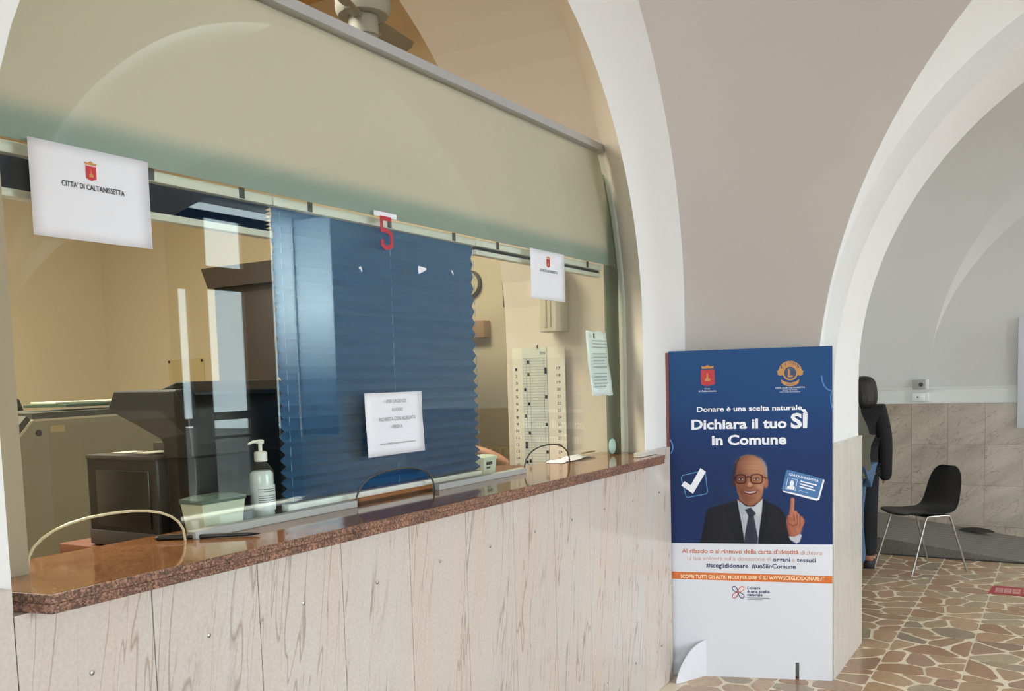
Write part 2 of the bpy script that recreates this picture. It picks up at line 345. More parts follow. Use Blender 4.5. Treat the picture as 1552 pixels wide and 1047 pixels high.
# flat lettering: a text laid into a rectangle of a plane (origin, u, v, normal)
FC = {}
def text_mesh(body, bold=0.0):
    key = (body, bold)
    cu = bpy.data.curves.new('txt', 'FONT'); cu.body = body; cu.size = 1; cu.resolution_u = 3; cu.offset = bold; cu.fill_mode = 'BOTH'
    o = bpy.data.objects.new('txt', cu)
    me = bpy.data.meshes.new_from_object(o); bpy.data.objects.remove(o); bpy.data.curves.remove(cu)
    V = np.zeros(len(me.vertices) * 3); me.vertices.foreach_get('co', V); V = V.reshape(-1, 3)[:, :2]
    F = [tuple(p.vertices) for p in me.polygons]; bpy.data.meshes.remove(me); return V, F
CAP = None
def cap_height():
    global CAP
    if CAP is None: CAP = text_mesh('H')[0][:, 1].max()
    return CAP
class Plane:
    def __init__(s, o, u, v):
        s.o = Vector(o); s.u = Vector(u).normalized(); s.v = Vector(v).normalized(); s.n = s.u.cross(s.v)
    def p(s, a, b, h=0.0): return tuple(s.o + s.u * a + s.v * b + s.n * h)
    def text(s, mb, body, a0, a1, base, cap, h=0.0006, bold=0.0):
        V, F = text_mesh(body, bold)
        if len(V) == 0: return
        x0, x1 = V[:, 0].min(), V[:, 0].max(); sy = cap / cap_height(); sx = (a1 - a0) / max(1e-6, x1 - x0)
        mb.add([s.p(a0 + (x - x0) * sx, base + y * sy, h) for x, y in V], F)
    def poly(s, mb, pts, h=0.0006): mb.add([s.p(a, b, h) for a, b in pts], [tuple(range(len(pts)))])
    def rect(s, mb, a0, a1, b0, b1, h=0.0006): s.poly(mb, [(a0, b0), (a1, b0), (a1, b1), (a0, b1)], h)
    def stroke(s, mb, pts, wd, h=0.0006, closed=False):
        n = len(pts)
        L = []; R = []
        for i in range(n):
            q0 = pts[(i - 1) % n] if closed else pts[max(i - 1, 0)]; q1 = pts[(i + 1) % n] if closed else pts[min(i + 1, n - 1)]
            dx, dy = q1[0] - q0[0], q1[1] - q0[1]; l = math.hypot(dx, dy) or 1
            nx, ny = -dy / l * wd / 2, dx / l * wd / 2
            L.append((pts[i][0] + nx, pts[i][1] + ny)); R.append((pts[i][0] - nx, pts[i][1] - ny))
        V = [s.p(a, b, h) for a, b in L + R]
        mb.add(V, [(i, (i + 1) % n, n + (i + 1) % n, n + i) for i in range(n if closed else n - 1)])
    def slab(s, a0, a1, b0, b1, t0, t1): return MB().prism([(a0, b0), (a1, b0), (a1, b1), (a0, b1)], lambda a, b, h: s.p(a, b, h), t0, t1)

# ================================================================== the setting
WX = -1.74           # plaster face of the counter wall
GX = -1.905          # plane of the counter glazing
CI, RI = (2.634, 1.789), 1.491      # front edge of the counter arch (y, z)
CO, RO = (2.675, 1.901), 2.017      # outer edge of its white band
CG, RG = (2.62, 1.80), 1.672        # arch at the glass
CB, RB = (2.60, 1.80), 1.690        # arch at the office side
XB = -2.60

def arch_curve(c, r, zbot, n=40):
    """left foot, arc, right foot as (y,z); the near half of the arch is drawn a little wider than the far half"""
    A = [(c[0] + (y - c[0]) * (1.094 if y < c[0] else 1), z) for y, z in arc(c, r, PI, 0, n)]
    return [(A[0][0], zbot)] + A + [(A[-1][0], zbot)]
def strip(mb, A, B): mb.grid([A, B])

# counter wall ------------------------------------------------------
wl = MB()
Z0 = 0.0
fr = [(WX, y, z) for y, z in arch_curve(CI, RI, Z0)]
gl_ = [(GX, y, z) for y, z in arch_curve(CG, RG, Z0)]
bk = [(XB, y, z) for y, z in arch_curve(CB, RB, Z0)]
def outer_rect(x, C, R, y0, y1, ztop, n=40):
    pts = []
    for i, (y, z) in enumerate(arch_curve(C, R, Z0, n)):
        if i == 0: pts.append((x, y0, Z0)); continue
        if i == n + 2: pts.append((x, y1, Z0)); continue
        a = math.atan2(z - C[1], y - C[0]); dy, dz = math.cos(a), math.sin(a)
        t = 1e9
        if dy > 1e-9: t = min(t, (y1 - C[0]) / dy)
        if dy < -1e-9: t = min(t, (y0 - C[0]) / dy)
        if dz > 1e-9: t = min(t, (ztop - C[1]) / dz)
        pts.append((x, C[0] + dy * t, C[1] + dz * t))
    return pts
strip(wl, fr, outer_rect(WX, CI, RI, -5.0, 4.71, 5.2))
wl.grid([outer_rect(XB, CB, RB, -5.0, 6.0, 5.2), bk])
wall_left = struct(wl.build('wall_left', M_PLASTER, None, fix=False))
rv = MB(); rv.grid([fr, gl_]); rv.grid([gl_, bk])
rv_o = rv.build('arch_reveal', M_REVEAL, wall_left, fix=False)
# parapet under the counter
box('parapet', M_PLASTER, (-2.05, -1.728, 0.985, 4.36, 0.0, 1.128), wall_left)

# marble dado: eleven slabs 0.307 wide under the counter, more toward the camera
PW = 0.3073; J0 = 0.984
k = 0
panel_me = None
for i in range(-4, 11):
    y0 = J0 + PW * i; y1 = y0 + PW
    top = 1.183 if i < 0 else 1.13
    if i == 10:
        # last slab rises past the end of the granite
        poly = [(y0 + .0006, 0.0), (4.368, 0.0), (4.368, 1.192), (4.19, 1.192), (4.19, 1.13), (y0 + .0006, 1.13)]
        p = MB().prism(poly, lambda a, b, t: (t, a, b), -1.7385, -1.7064).build('marble_panel', M_MARBLE, wall_left, bevel=0.0008, seg=1)
    else:
        p = box('marble_panel', M_MARBLE, (-1.7385, -1.7064 + random.uniform(-.0006, .0006), y0 + .0010, y1 - .0010, 0.0, top), wall_left, bevel=0.0008, seg=1)
    if i >= -1:
        for z in (0.98, 0.215):
            sc = MB().lathe([(0.0055, 0), (0.0055, 0.002), (0.003, 0.0032)], (-1.7066, (y0 + min(y1, 4.368)) / 2 + random.uniform(-.008, .008), z + random.uniform(-.004, .004)), 10, 0).build('screw_cap', M_STEEL, p, smooth=True)
# slim marble shoulder behind the granite's end
box('dado_cap', M_PIERM, (-1.7385, -1.7064, 3.99, 4.19, 1.172, 1.192), wall_left)

# arch wall (right) ---------------------------------------------------
A_C, A_R, A_Y = (1.692, 1.352), 2.760, 4.70
M_C, M_R, M_Y = (0.767, 1.551), 1.830, 4.835
B_C, B_R, B_Y = (0.820, 1.450), 1.830, 4.84
C_C, C_R, C_Y = (0.755, 1.496), 1.755, 5.42
XC = 0.80
def half(c, r, y, n=36):
    """left half of an arch, foot to the axis x = XC, as 3-D points"""
    a1 = math.acos((XC - c[0]) / r)
    pts = [(c[0] - r, y, 0.0), (c[0] - r, y, c[1] * 0.5)]
    pts += [(c[0] + r * math.cos(PI + (a1 - PI) * i / n), y, c[1] + r * math.sin(PI + (a1 - PI) * i / n)) for i in range(n + 1)]
    return pts
def full(c, r, y, n=36):
    L = half(c, r, y, n); R = [(XC + (XC - p[0]) * 2.2, p[1], p[2]) for p in L[::-1][1:]]
    return L + R
cA, cM, cB, cC = full(A_C, A_R, A_Y), full(M_C, M_R, M_Y), full(B_C, B_R, B_Y), full(C_C, C_R, C_Y)
wb = MB(); wb.grid([cA, cM]); wb.grid([cM, cB]); wb.grid([cB, cC])
def to_rect(curve, x0, x1, ztop, c):
    out = []
    for x, y, z in curve:
        if z <= c[1]: out.append((x0 if x < XC else x1, y, z)); continue
        a = math.atan2(z - c[1], x - XC); dx, dz = math.cos(a), math.sin(a); t = 1e9
        if dx > 1e-9: t = min(t, (x1 - XC) / dx)
        if dx < -1e-9: t = min(t, (x0 - XC) / dx)
        if dz > 1e-9: t = min(t, (ztop - c[1]) / dz)
        out.append((XC + dx * t, y, c[1] + dz * t))
    return out
cAw = [(x, 4.74, z) for x, y, z in cA]
wb.grid([cA, cAw]); wb.grid([cAw, to_rect(cAw, -1.76, 5.2, 5.2, A_C)]); wb.grid([to_rect(cC, -2.3, 5.2, 5.2, C_C), cC])
wall_back = struct(wb.build('wall_back', M_PLASTER, None, fix=False, smooth=True))
# pier dado
for j, (y0, y1) in enumerate([(4.70, 5.06), (5.062, 5.427)]):
    box('marble_panel', M_PIERM, (-1.012, -0.98, y0, y1, 0, 1.186), wall_back, bevel=.001, seg=1)
for j, (x0, x1) in enumerate([(-1.70, -1.36), (-1.358, -1.014)]):
    box('marble_panel', M_PIERM, (x0, x1, 4.6935, 4.6995, 0, 1.186), wall_back, bevel=.001, seg=1)
box('pier_corner', M_PLASTER, (-1.07, -1.012, 4.71, 5.42, 0, 1.15), wall_back)

# hall vault: a sail web sprung from the corner pier between the two arch rings
def web(C1, C2, bulge, n2=14):
    G = []
    for (p, q) in zip(C1, C2):
        p = Vector(p); q = Vector(q); L = (q - p).length; row = []
        for j in range(n2 + 1):
            t = j / n2; b = p.lerp(q, t)
            h = max(0.0, (p.z + q.z) / 2 - 1.35)
            b += Vector((bulge[0], bulge[1], bulge[2])) * (4 * t * (1 - t)) * L * min(1, h / 1.6)
            row.append(b)
        G.append(row)
    return G
def ring(axis, c, r, fixed, sgn, ztop, n=40, zb=0.0):
    """quarter ring from its foot up to its crown; axis 0 = lies in plane x=fixed (runs along y)"""
    pts = []
    zs = [zb + (c[1] - zb) * i / 6 for i in range(6)] + [c[1] + r * math.sin(PI / 2 * i / n) for i in range(n + 1)]
    for z in zs:
        o = c[0] + sgn * (r if z <= c[1] else math.sqrt(max(0, r * r - (z - c[1]) ** 2)))
        pts.append((fixed, o, z) if axis == 0 else (o, fixed, z))
    return pts
R1 = ring(0, CO, RO, WX - 0.001, +1, 0); R2 = ring(1, A_C, A_R, A_Y - 0.001, -1, 0)
W1 = web(R1, R2, (-0.02, 0.02, 0.10))
mirror = lambda G, x: [[(2 * x - p[0], p[1], p[2]) for p in row] for row in G]
cv = MB(); cv.grid(W1); cv.grid(mirror(W1, 1.692))
topL = [tuple(p) for p in W1[-1]]; topR = [(2 * 1.692 - x, y, z) for x, y, z in topL]
crown = (1.692, 2.675, 4.78)
prof = []
nB = 14
a0 = Vector(topL[0])
ridge = [tuple(a0.lerp(Vector(crown), j / nB) + Vector((0, 0, 0.25 * 4 * (j / nB) * (1 - j / nB)))) for j in range(nB + 1)]
cv.grid([topL, ridge]); cv.grid([topR, [(2 * 1.692 - x, y, z) for x, y, z in ridge]])
full_ridge = ridge + [(2 * 1.692 - x, y, z) for x, y, z in ridge[::-1][1:]]
cv.grid([full_ridge, [(x, -5.2, z) for x, y, z in full_ridge]])
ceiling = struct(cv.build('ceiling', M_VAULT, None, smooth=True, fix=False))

# hall right wall with tall windows, wall behind the camera
def wall_with_hole(mb, fn, a0, a1, b0, b1, holes):
    """rectangle a0..a1 x b0..b1 minus rectangular holes, built from strips"""
    xs = sorted({a0, a1, *[h[0] for h in holes], *[h[1] for h in holes]}); zs = sorted({b0, b1, *[h[2] for h in holes], *[h[3] for h in holes]})
    for i in range(len(xs) - 1):
        for j in range(len(zs) - 1):
            cx, cz = (xs[i] + xs[i + 1]) / 2, (zs[j] + zs[j + 1]) / 2
            if any(h[0] < cx < h[1] and h[2] < cz < h[3] for h in holes): continue
            for t0, t1 in ((0, 1),):
                V = [fn(p, q, t) for t in (0, 1) for p, q in ((xs[i], zs[j]), (xs[i + 1], zs[j]), (xs[i + 1], zs[j + 1]), (xs[i], zs[j + 1]))]
                mb.add(V, [(0, 1, 2, 3), (7, 6, 5, 4), (0, 4, 5, 1), (1, 5, 6, 2), (2, 6, 7, 3), (3, 7, 4, 0)])
wr = MB(); wall_with_hole(wr, lambda a, b, t: (5.12 + .3 * t, a, b), -5.2, 9.6, 0, 5.2, [(0.9, 4.3, 0.4, 3.2), (7.22, 9.295, 0.0, 3.85)])
wall_right = struct(wr.build('wall_right', M_PLASTER))
wf = MB(); wall_with_hole(wf, lambda a, b, t: (a, -5.0 - .3 * t, b), -1.8, 5.4, 0, 5.2, [(-0.9, 3.7, 0.4, 2.9)])
wall_front = struct(wf.build('wall_front', M_PLASTER))
def window(name, fn, a0, a1, z0, z1, na):
    f = MB()
    bar = 0.045
    for i in range(na + 1):
        a = a0 + (a1 - a0) * i / na; f.prism([(a - bar, z0), (a + bar, z0), (a + bar, z1), (a - bar, z1)], fn, 0.1, 0.16)
    for z in (z0, (z0 + z1) * .6, z1): f.prism([(a0, z - bar), (a1, z - bar), (a1, z + bar), (a0, z + bar)], fn, 0.105, 0.155)
    o = struct(f.build(name, M_WALU))
    for i in range(na):
        b0 = a0 + (a1 - a0) * i / na; b1 = a0 + (a1 - a0) * (i + 1) / na
        MB().add([fn(b0, z0, .13), fn(b1, z0, .13), fn(b1, z1, .13), fn(b0, z1, .13)], [(0, 1, 2, 3)]).build('window_pane', M_DOORGL, o, fix=False)
    return o
window('window_2', lambda a, b, t: (5.12 + t, a, b), 0.9, 4.3, 0.4, 3.2, 3)
window('window_3', lambda a, b, t: (a, -5.0 - t, b), -0.9, 3.7, 0.4, 2.9, 4)

# floor: grout bed, then every stone of the crazy paving
fl = MB().box(-2.62, 5.42, -5.3, 9.7, -0.2, -0.0018)
floor = struct(fl.build('floor', M_GROUT))
def clip(poly, px, py, nx, ny):
    out = []; n = len(poly)
    for i in range(n):
        a = poly[i]; b = poly[(i + 1) % n]
        da = (a[0] - px) * nx + (a[1] - py) * ny; db = (b[0] - px) * nx + (b[1] - py) * ny
        if da <= 0: out.append(a)
        if da * db < 0:
            t = da / (da - db); out.append((a[0] + (b[0] - a[0]) * t, a[1] + (b[1] - a[1]) * t))
    return out
T = 0.40
single = []; rest = []
rr = random.Random(3)
for ix in range(-3, 15):
    for iy in range(-14, 13):
        x0 = -0.83 + T * ix; y0 = 4.55 + T * iy
        if y0 > 9.2 or x0 + T < -1.72: continue
        seeds = []
        tries = 0
        while len(seeds) < 6 and tries < 400:
            tries += 1
            s = (rr.uniform(.03, T - .03), rr.uniform(.03, T - .03))
            if all(math.hypot((s[0] - q[0]) * 1.0, (s[1] - q[1]) * 1.15) > 0.118 for q in seeds): seeds.append(s)
        for i, s in enumerate(seeds):
            g = .004
            poly = [(g, g), (T - g, g), (T - g, T - g), (g, T - g)]
            for j, q in enumerate(seeds):
                if i == j: continue
                dx, dy = q[0] - s[0], q[1] - s[1]; l = math.hypot(dx, dy)
                gap = rr.uniform(.005, .013)
                poly = clip(poly, s[0] + dx / 2 - dx / l * gap, s[1] + dy / 2 - dy / l * gap, dx, dy)
                if len(poly) < 3: break
            if len(poly) < 3: continue
            # knock the corners off so the pieces look broken, not sawn
            cut = []
            n = len(poly)
            for a in range(n):
                p0, p1, p2 = poly[a - 1], poly[a], poly[(a + 1) % n]; f = rr.uniform(.08, .24)
                cut += [(p1[0] + (p0[0] - p1[0]) * f, p1[1] + (p0[1] - p1[1]) * f), (p1[0] + (p2[0] - p1[0]) * f, p1[1] + (p2[1] - p1[1]) * f)]
            P = [(x0 + a, y0 + b) for a, b in cut]
            mxx = max(p[0] for p in P); cx_ = sum(p[0] for p in P) / len(P); cy_ = sum(p[1] for p in P) / len(P)
            if max(p[0] for p in P) > -1.7 and min(p[0] for p in P) < -1.71: continue
            vis = (-1.72 < cx_ < -0.02 and 4.0 < cy_ < 8.2) and not (cx_ < -0.99 and 4.66 < cy_ < 5.43)
            (single if vis else rest).append((P, cx_, cy_))
single.sort(key=lambda s: math.hypot(s[1], s[2]))
rest += single[296:]; single = single[:296]
def stone_geo(P):
    n = len(P); V = [(x, y, -.0016) for x, y in P] + [(x, y, 0.0) for x, y in P]
    return V, [tuple(range(n, 2 * n))] + [(i, (i + 1) % n, n + (i + 1) % n, n + i) for i in range(n)]
for P, cx_, cy_ in single:
    V, F = stone_geo(P); me = bpy.data.meshes.new('stone'); me.from_pydata(V, [], F); me.update(); link('stone', me, M_STONE, floor)
mb = MB(); tones = []
for P, cx_, cy_ in rest:
    V, F = stone_geo(P); mb.add(V, F); tones += [rr.random()] * len(V)
so = mb.build('distant_stones', M_STONE, floor, fix=False); so['kind'] = 'stuff'
at = so.data.attributes.new('tone', 'FLOAT', 'POINT'); at.data.foreach_set('value', tones)

# far room beyond the arch ----------------------------------------------
FY = 9.30
F_C, F_R = (1.35, 1.35), 2.45
wfar = MB(); wall_with_hole(wfar, lambda a, b, t: (a, FY + .3 * t, b), -2.3, 5.4, 0, 5.2, [(4.45, 5.118, 0.85, 3.8)])
wall_far = struct(wfar.build('wall_far', M_FARPL))
tw, th = 0.306, 0.372
for i in range(-2, 15):
    x0 = -1.24 + tw * i
    zt = 1.222
    while zt > 0.02:
        zb = max(0.0, zt - th)
        if x0 + tw < 4.4: box('marble_tile', M_TILE, (x0 + .001, x0 + tw - .001, FY - .016 + random.uniform(-.001, .001), FY - .0005, zb + .001, zt - .001), wall_far)
        zt = zb
wfl = MB().box(-2.3, -1.78, 5.42, FY, 0, 5.2); wall_side = struct(wfl.build('wall_far_left', M_FARPL))
zt = 1.222
for i in range(10):
    box('marble_tile', M_TILE, (-1.7795, -1.765, 5.45 + .38 * i, 5.45 + .38 * (i + 1) - .002, 0, 1.222), wall_side)
def Fpt(z, dy):
    x = F_C[0] - (F_R if z <= F_C[1] else math.sqrt(max(0, F_R ** 2 - (z - F_C[1]) ** 2))); return (x, FY - dy, z)
zs = [F_C[1] + F_R * math.sin(PI / 2 * i / 40) for i in range(41)]
dep = lambda z: 0.10 * max(0.0, min(1.0, (z - 1.62) / 1.4)) ** 0.8
Fa = [Fpt(z, dep(z)) for z in zs]; 
def Fpt2(i):
    a = PI / 2 * i / 40; x, y, z = Fa[i]; k_ = max(0.0, (z - 1.80)) / 1.3
    return (x + .10 * k_ ** 1.1, FY + .002, z - .19 * k_ ** 1.3)
Fb = [Fpt2(i) for i in range(41)]
Gc, Gr = (7.36, 1.35), 1.92
Ga = []
for i, z in enumerate(zs):
    zz = Gc[1] + Gr * math.sin(PI / 2 * i / 40); Ga.append((-1.778, Gc[0] + math.sqrt(max(0, Gr ** 2 - (zz - Gc[1]) ** 2)), zz))
Ga2 = [(x, 2 * Gc[0] - y, z) for x, y, z in Ga]
Cback = []
for i in range(41):
    a = PI - (PI / 2) * i / 40; Cback.append((C_C[0] + 0.5 + (C_R + 0.5) * math.cos(a) , 5.43, C_C[1] + (C_R + 0.5) * math.sin(a)))
fc = MB(); fw = web(Fa, Ga, (-0.02, 0.02, 0.10)); fc.grid(fw); fc.grid([Fa, Fb])
fw2 = web(Cback, Ga2, (-0.02, -0.02, 0.10)); fc.grid(fw2)
tl1 = [tuple(p) for p in fw[-1]]; tl2 = [tuple(p) for p in fw2[-1]]
fc.grid([tl1, tl2])
fc.add([(-2.3, 5.43, 4.4), (5.4, 5.43, 4.4), (5.4, 9.3, 4.4), (-2.3, 9.3, 4.4)], [(0, 1, 2, 3)])
ceiling_far = struct(fc.build('ceiling_far', M_FARPL, None, smooth=True, fix=False))

# glazed entrance in the far right wall
def entrance():
    x0, x1 = 5.16, 5.22
    f = MB()
    def fbar(y0, y1, z0, z1): f.box(x0, x1, y0, y1, z0, z1)
    for y0, y1 in ((7.22, 7.40), (7.555, 7.84), (8.43, 8.92)): fbar(y0, y1, 0.06, 3.7)
    for z0, z1 in ((0.06, 0.2), (1.11, 1.2), (2.74, 3.05), (3.62, 3.7)): fbar(7.38, 7.57, z0, z1)
    for z0, z1 in ((0.06, 0.18), (1.16, 1.26), (0.93, 0.97), (2.76, 3.04), (3.62, 3.7)): fbar(7.82, 8.45, z0, z1)
    f.box(x0, x1, 7.38, 7.57, 3.0, 3.66)
    o = struct(f.build('door_1', M_DOORF))
    for y0, y1, z0, z1 in ((7.40, 7.555, .2, 2.74), (7.84, 8.43, .18, 2.76), (7.84, 8.43, 3.04, 3.62)):
        MB().add([(5.19, y0, z0), (5.19, y1, z0), (5.19, y1, z1), (5.19, y0, z1)], [(0, 1, 2, 3)]).build('door_pane', M_DOORGL, o, fix=False)
    MB().add([(5.135, 8.92, .85), (5.135, 9.29, .85), (5.135, 9.29, 3.8), (5.135, 8.92, 3.8)], [(0, 1, 2, 3)]).build('falloff_pane', M_FALLOFFD, o, fix=False)  # pane added to carry the bright reflection across the blind
    box('lower_panel', M_SOCKET, (5.13, 5.21, 8.92, 9.29, 0.06, .85), o)
    box('door_handle', M_STEEL, (5.09, 5.16, 7.74, 7.77, 0.95, 1.25), o)
    return o
entrance()
# unseen frosted window, added for the bright reflection on the blind
fw_ = MB()
for a, b in ((4.45, 4.465), (5.108, 5.118)): fw_.box(a, b, FY + .005, FY + .03, .85, 3.8)
for a, b in ((.85, .90), (3.75, 3.8)): fw_.box(4.45, 5.118, FY + .005, FY + .03, a, b)
added_win = struct(fw_.build('added_window', M_WALU))
MB().add([(4.46, FY + .015, .87), (5.112, FY + .015, .87), (5.112, FY + .015, 3.78), (4.46, FY + .015, 3.78)], [(0, 1, 2, 3)]).build('falloff_pane', M_FALLOFF, added_win, fix=False)

for i in range(5):
    for j in range(3): box('marble_tile', M_TILE, (5.104, 5.1195, 5.44 + .355 * i, 5.44 + .355 * (i + 1) - .002, .41 * j + .001, .41 * (j + 1)), wall_right)
# outside the entrance: paving and a pale facade across the way
og = MB().box(5.43, 30, -20, 26, -0.25, -0.05).box(-12, 5.43, -20, -5.35, -0.25, -0.05).box(-12, 5.43, 9.75, 26, -0.25, -0.05); struct(og.build('ground', M_PAVE))

# office behind the counter -----------------------------------------------
def slab6(name, m, d): return struct(box(name, m, d))
slab6('floor_office', mat('office_floor', (120, 104, 84), 0.5), (-8.6, -2.62, -5.0, 6.2, -0.2, 0.0))
slab6('wall_office_left', M_OFFICE, (-8.6, -8.4, -5.0, 6.2, 0, 5.0))
slab6('wall_office_back', M_OFFICE, (-8.4, XB, 6.0, 6.2, 0, 5.0))
slab6('wall_office_front', M_OFFICE, (-8.4, XB, -5.2, -5.0, 0, 5.0))
slab6('ceiling_office', M_OFFCEIL, (-8.4, XB, -5.0, 6.2, 4.7, 4.9))

# ================================================================== counter glazing (window_1)
ZT = 1.17
win1 = MB()
# upright frames, head channel
top_pts = []
win1.box(GX - .012, GX + .02, 1.075, 1.128, ZT, 2.62)
window_1 = struct(win1.build('window_1', M_TANMET))
# glass outline with three hand openings along its lower edge
def opening(y0, y1, h, n=14):
    c = (y0 + y1) / 2; a = (y1 - y0) / 2; pts = []
    for i in range(n + 1):
        t = PI - PI * i / n; ct, st = math.cos(t), math.sin(t)
        pts.append((c + a * math.copysign(abs(ct) ** 0.85, ct), ZT + h * abs(st) ** 0.8))
    return pts
OPEN = [opening(1.135, 1.55, .097), opening(2.207, 2.625, .097), opening(3.255, 3.66, .098)]
def gy(z): return CG[0] + (RG if z <= CG[1] else math.sqrt(RG ** 2 - (z - CG[1]) ** 2)) - 0.004
low = [(1.10, ZT)]
for o in OPEN: low += o
low += [(gy(ZT), ZT)]
zz = [ZT + (2.615 - ZT) * i / 20 for i in range(1, 21)]
rightside = [(gy(z), z) for z in zz]
outline = low + rightside + [(1.10, 2.615)]
def cap(poly, x0, x1):
    bm = bmesh.new(); 
    vs = [bm.verts.new((x0, y, z)) for y, z in poly]
    es = [bm.edges.new((vs[i], vs[(i + 1) % len(vs)])) for i in range(len(vs))]
    bmesh.ops.triangle_fill(bm, use_beauty=True, edges=es)
    r = bmesh.ops.extrude_face_region(bm, geom=bm.faces[:])
    bmesh.ops.translate(bm, verts=[v for v in r['geom'] if isinstance(v, bmesh.types.BMVert)], vec=(x1 - x0, 0, 0))
    bmesh.ops.recalc_face_normals(bm, faces=bm.faces)
    me = bpy.data.meshes.new('glass_pane'); bm.to_mesh(me); bm.free(); return me
link('glass_pane', cap(outline, GX - .004, GX + .004), M_GLASS, window_1)
for i, o in enumerate(OPEN):
    MB().tube([(GX, y, z + .001) for y, z in o], .0032, 8).build('polished_edge', (M_EDGE if i == 0 else M_DGREY), window_1, smooth=True)
# trim that follows the arch on the right
tr = MB(); edge = [(gy(z), z) for z in [ZT + (2.66 - ZT) * i / 30 for i in range(31)]]
G = [[(GX + dx, y + dy, z) for y, z in edge] for dx, dy in ((.014, -.006), (.014, .006), (-.03, .006), (-.03, -.006))]
tr.grid(G + [G[0]]); tr.build('edge_trim', M_WALU, window_1, fix=True)
# top rail
MB().box(GX - .03, GX + .022, 1.10, gy(2.6) - .002, 2.604, 2.636).build('top_rail', M_ALU, window_1, bevel=.002)
# bottom rail between the openings
for y0, y1 in ((1.57, 2.195), (2.635, 3.245)):
    MB().box(GX - .016, GX + .016, y0, y1, ZT, ZT + .021).build('bottom_rail', M_RAIL, window_1, bevel=.002)
# frosted film on the upper glass
fo = [(1.13, 2.088)] + [(min(gy(z) - .05, 4.24), z) for z in [2.088 + (2.6 - 2.088) * i / 10 for i in range(11)]] + [(1.13, 2.6)]
mbf = MB(); mbf.prism(fo, lambda a, b, t: (t, a, b), GX - .012, GX - .010); mbf.build('frosted_film', M_FILM, window_1)
# blind lying flat at the right jamb, pale teal disc that covers the cable hole
box('jamb_strip', mat('jamb_green', (104, 110, 92), 0.5), (GX - .03, GX - .02, 4.12, 4.262, ZT, 2.6), window_1)

# ================================================================== granite counter
gt = thing('granite_counter', 'long polished red granite counter top on the marble wall', 'counter', (-1.9, 2.6, 1.17))
def cpoly(inset, zx): return [(-2.05, 1.0), (WX + .0, 1.0), (-1.766 + .0, 1.0), (-1.646 - inset, 1.024 + inset), (-1.646 - inset, 4.155 - inset * 0), (-1.66 - inset, 4.19), (-1.705, 4.2), (-1.745, 4.16), (-1.80, 4.19), (-1.92, 4.275), (-2.05, 4.275)]
def gran(name, inset, z0, z1, m):
    P = [(-2.05, 1.0), (-1.77, 1.0), (-1.646 - inset, 1.024), (-1.646 - inset, 4.15), (-1.66 - inset, 4.185), (-1.704, 4.188), (-1.742, 4.11), (-1.80, 4.16), (-1.91, 4.27), (-2.05, 4.272)]
    return MB().prism([(a + 1.9, b - 2.6) for a, b in P], lambda a, b, t: (a, b, t), z0 - 1.17, z1 - 1.17).build(name, m, gt, bevel=.002, seg=2)
up = gran('upper_slab', 0.0, 1.151, 1.1695, M_GRAN)
lo = gran('lower_slab', 0.003, 1.1305, 1.1505, M_GRAN)
P = [(-2.049, 1.002), (-1.77, 1.002), (-1.649, 1.026), (-1.649, 4.148), (-1.662, 4.182), (-1.706, 4.184), (-1.743, 4.108), (-1.80, 4.157), (-1.91, 4.267), (-2.049, 4.27)]
MB().prism([(a + 1.9, b - 2.6) for a, b in P], lambda a, b, t: (a, b, t), -.0004, 0.0002).build('polished_top', M_GRANT, gt)

# ================================================================== blinds
def pleats(y0, y1, z0, z1, n, amp0, amp1, pk=1.35):
    """accordion cloth hanging between z1 (top) and z0; folds get tighter and deeper toward the bottom"""
    ws = [pk + (1 - pk) * i / (n - 1) for i in range(n)]; s = sum(ws); z = z1; rows = []
    x0 = -1.962
    pts = [(x0, z1)]
    for i in range(n):
        h = ws[i] / s * (z1 - z0); am = amp0 + (amp1 - amp0) * i / (n - 1)
        pts += [(x0 + am, z - h * .5), (x0 - am, z - h)]; z -= h
    return [[(x, y0, zq) for x, zq in pts], [(x, y1, zq) for x, zq in pts]]
def blind(label, y0, y1, z0, n, a0, a1, m, pk, cords=()):
    b = thing('pleated_blind', label, 'blind', (-1.962, (y0 + y1) / 2, 2.08), group='pleated blinds behind the counter glass')
    off = lambda G: [[(p[0] + 1.962, p[1] - (y0 + y1) / 2, p[2] - 2.08) for p in r] for r in G]
    f = MB().grid(off(pleats(y0 + .004, y1 - .004, z0 + .018, 2.063, n, a0, a1, pk))).build('pleated_fabric', m, b, fix=False)
    so = f.modifiers.new('thick', 'SOLIDIFY'); so.thickness = .0012
    hw = (y1 - y0) / 2
    box('head_rail', M_WALU, (-.016, .018, -hw, hw, -.016, .010), b, bevel=.002)
    box('bottom_rail', M_WALU, (-.014, .016, -hw + .002, hw - .002, z0 - 2.08, z0 - 2.08 + .018), b, bevel=.002)
    for q in (.14, .5, .86):
        box('bracket', M_DGREY, (.017, .021, -hw + 2 * hw * q - .009, -hw + 2 * hw * q + .009, -.014, .014), b)
    for q in cords:
        y = -hw + 2 * hw * q
        mb = MB(); zq = -.03
        while zq > z0 - 2.08 + .03:
            mb.tube([(.0165, y, zq), (.0165, y, zq - .03)], .0011, 5); zq -= .045
        mb.build('cord', M_PBLUE, b)
    return b
blind('wide blue pleated blind let fully down behind the number 5', 1.955, 3.002, 1.187, 22, .004, .014, M_BLIND, 1.5, (.02, .5, .985))
blind('left blue pleated blind drawn up behind the Citta di Caltanissetta sheet', 1.135, 1.95, 1.972, 7, .012, .016, M_NAVY, 1.0)
blind('narrow right blue pleated blind drawn up tight near the arch', 3.006, 4.115, 2.032, 3, .012, .014, M_NAVY, 1.0)

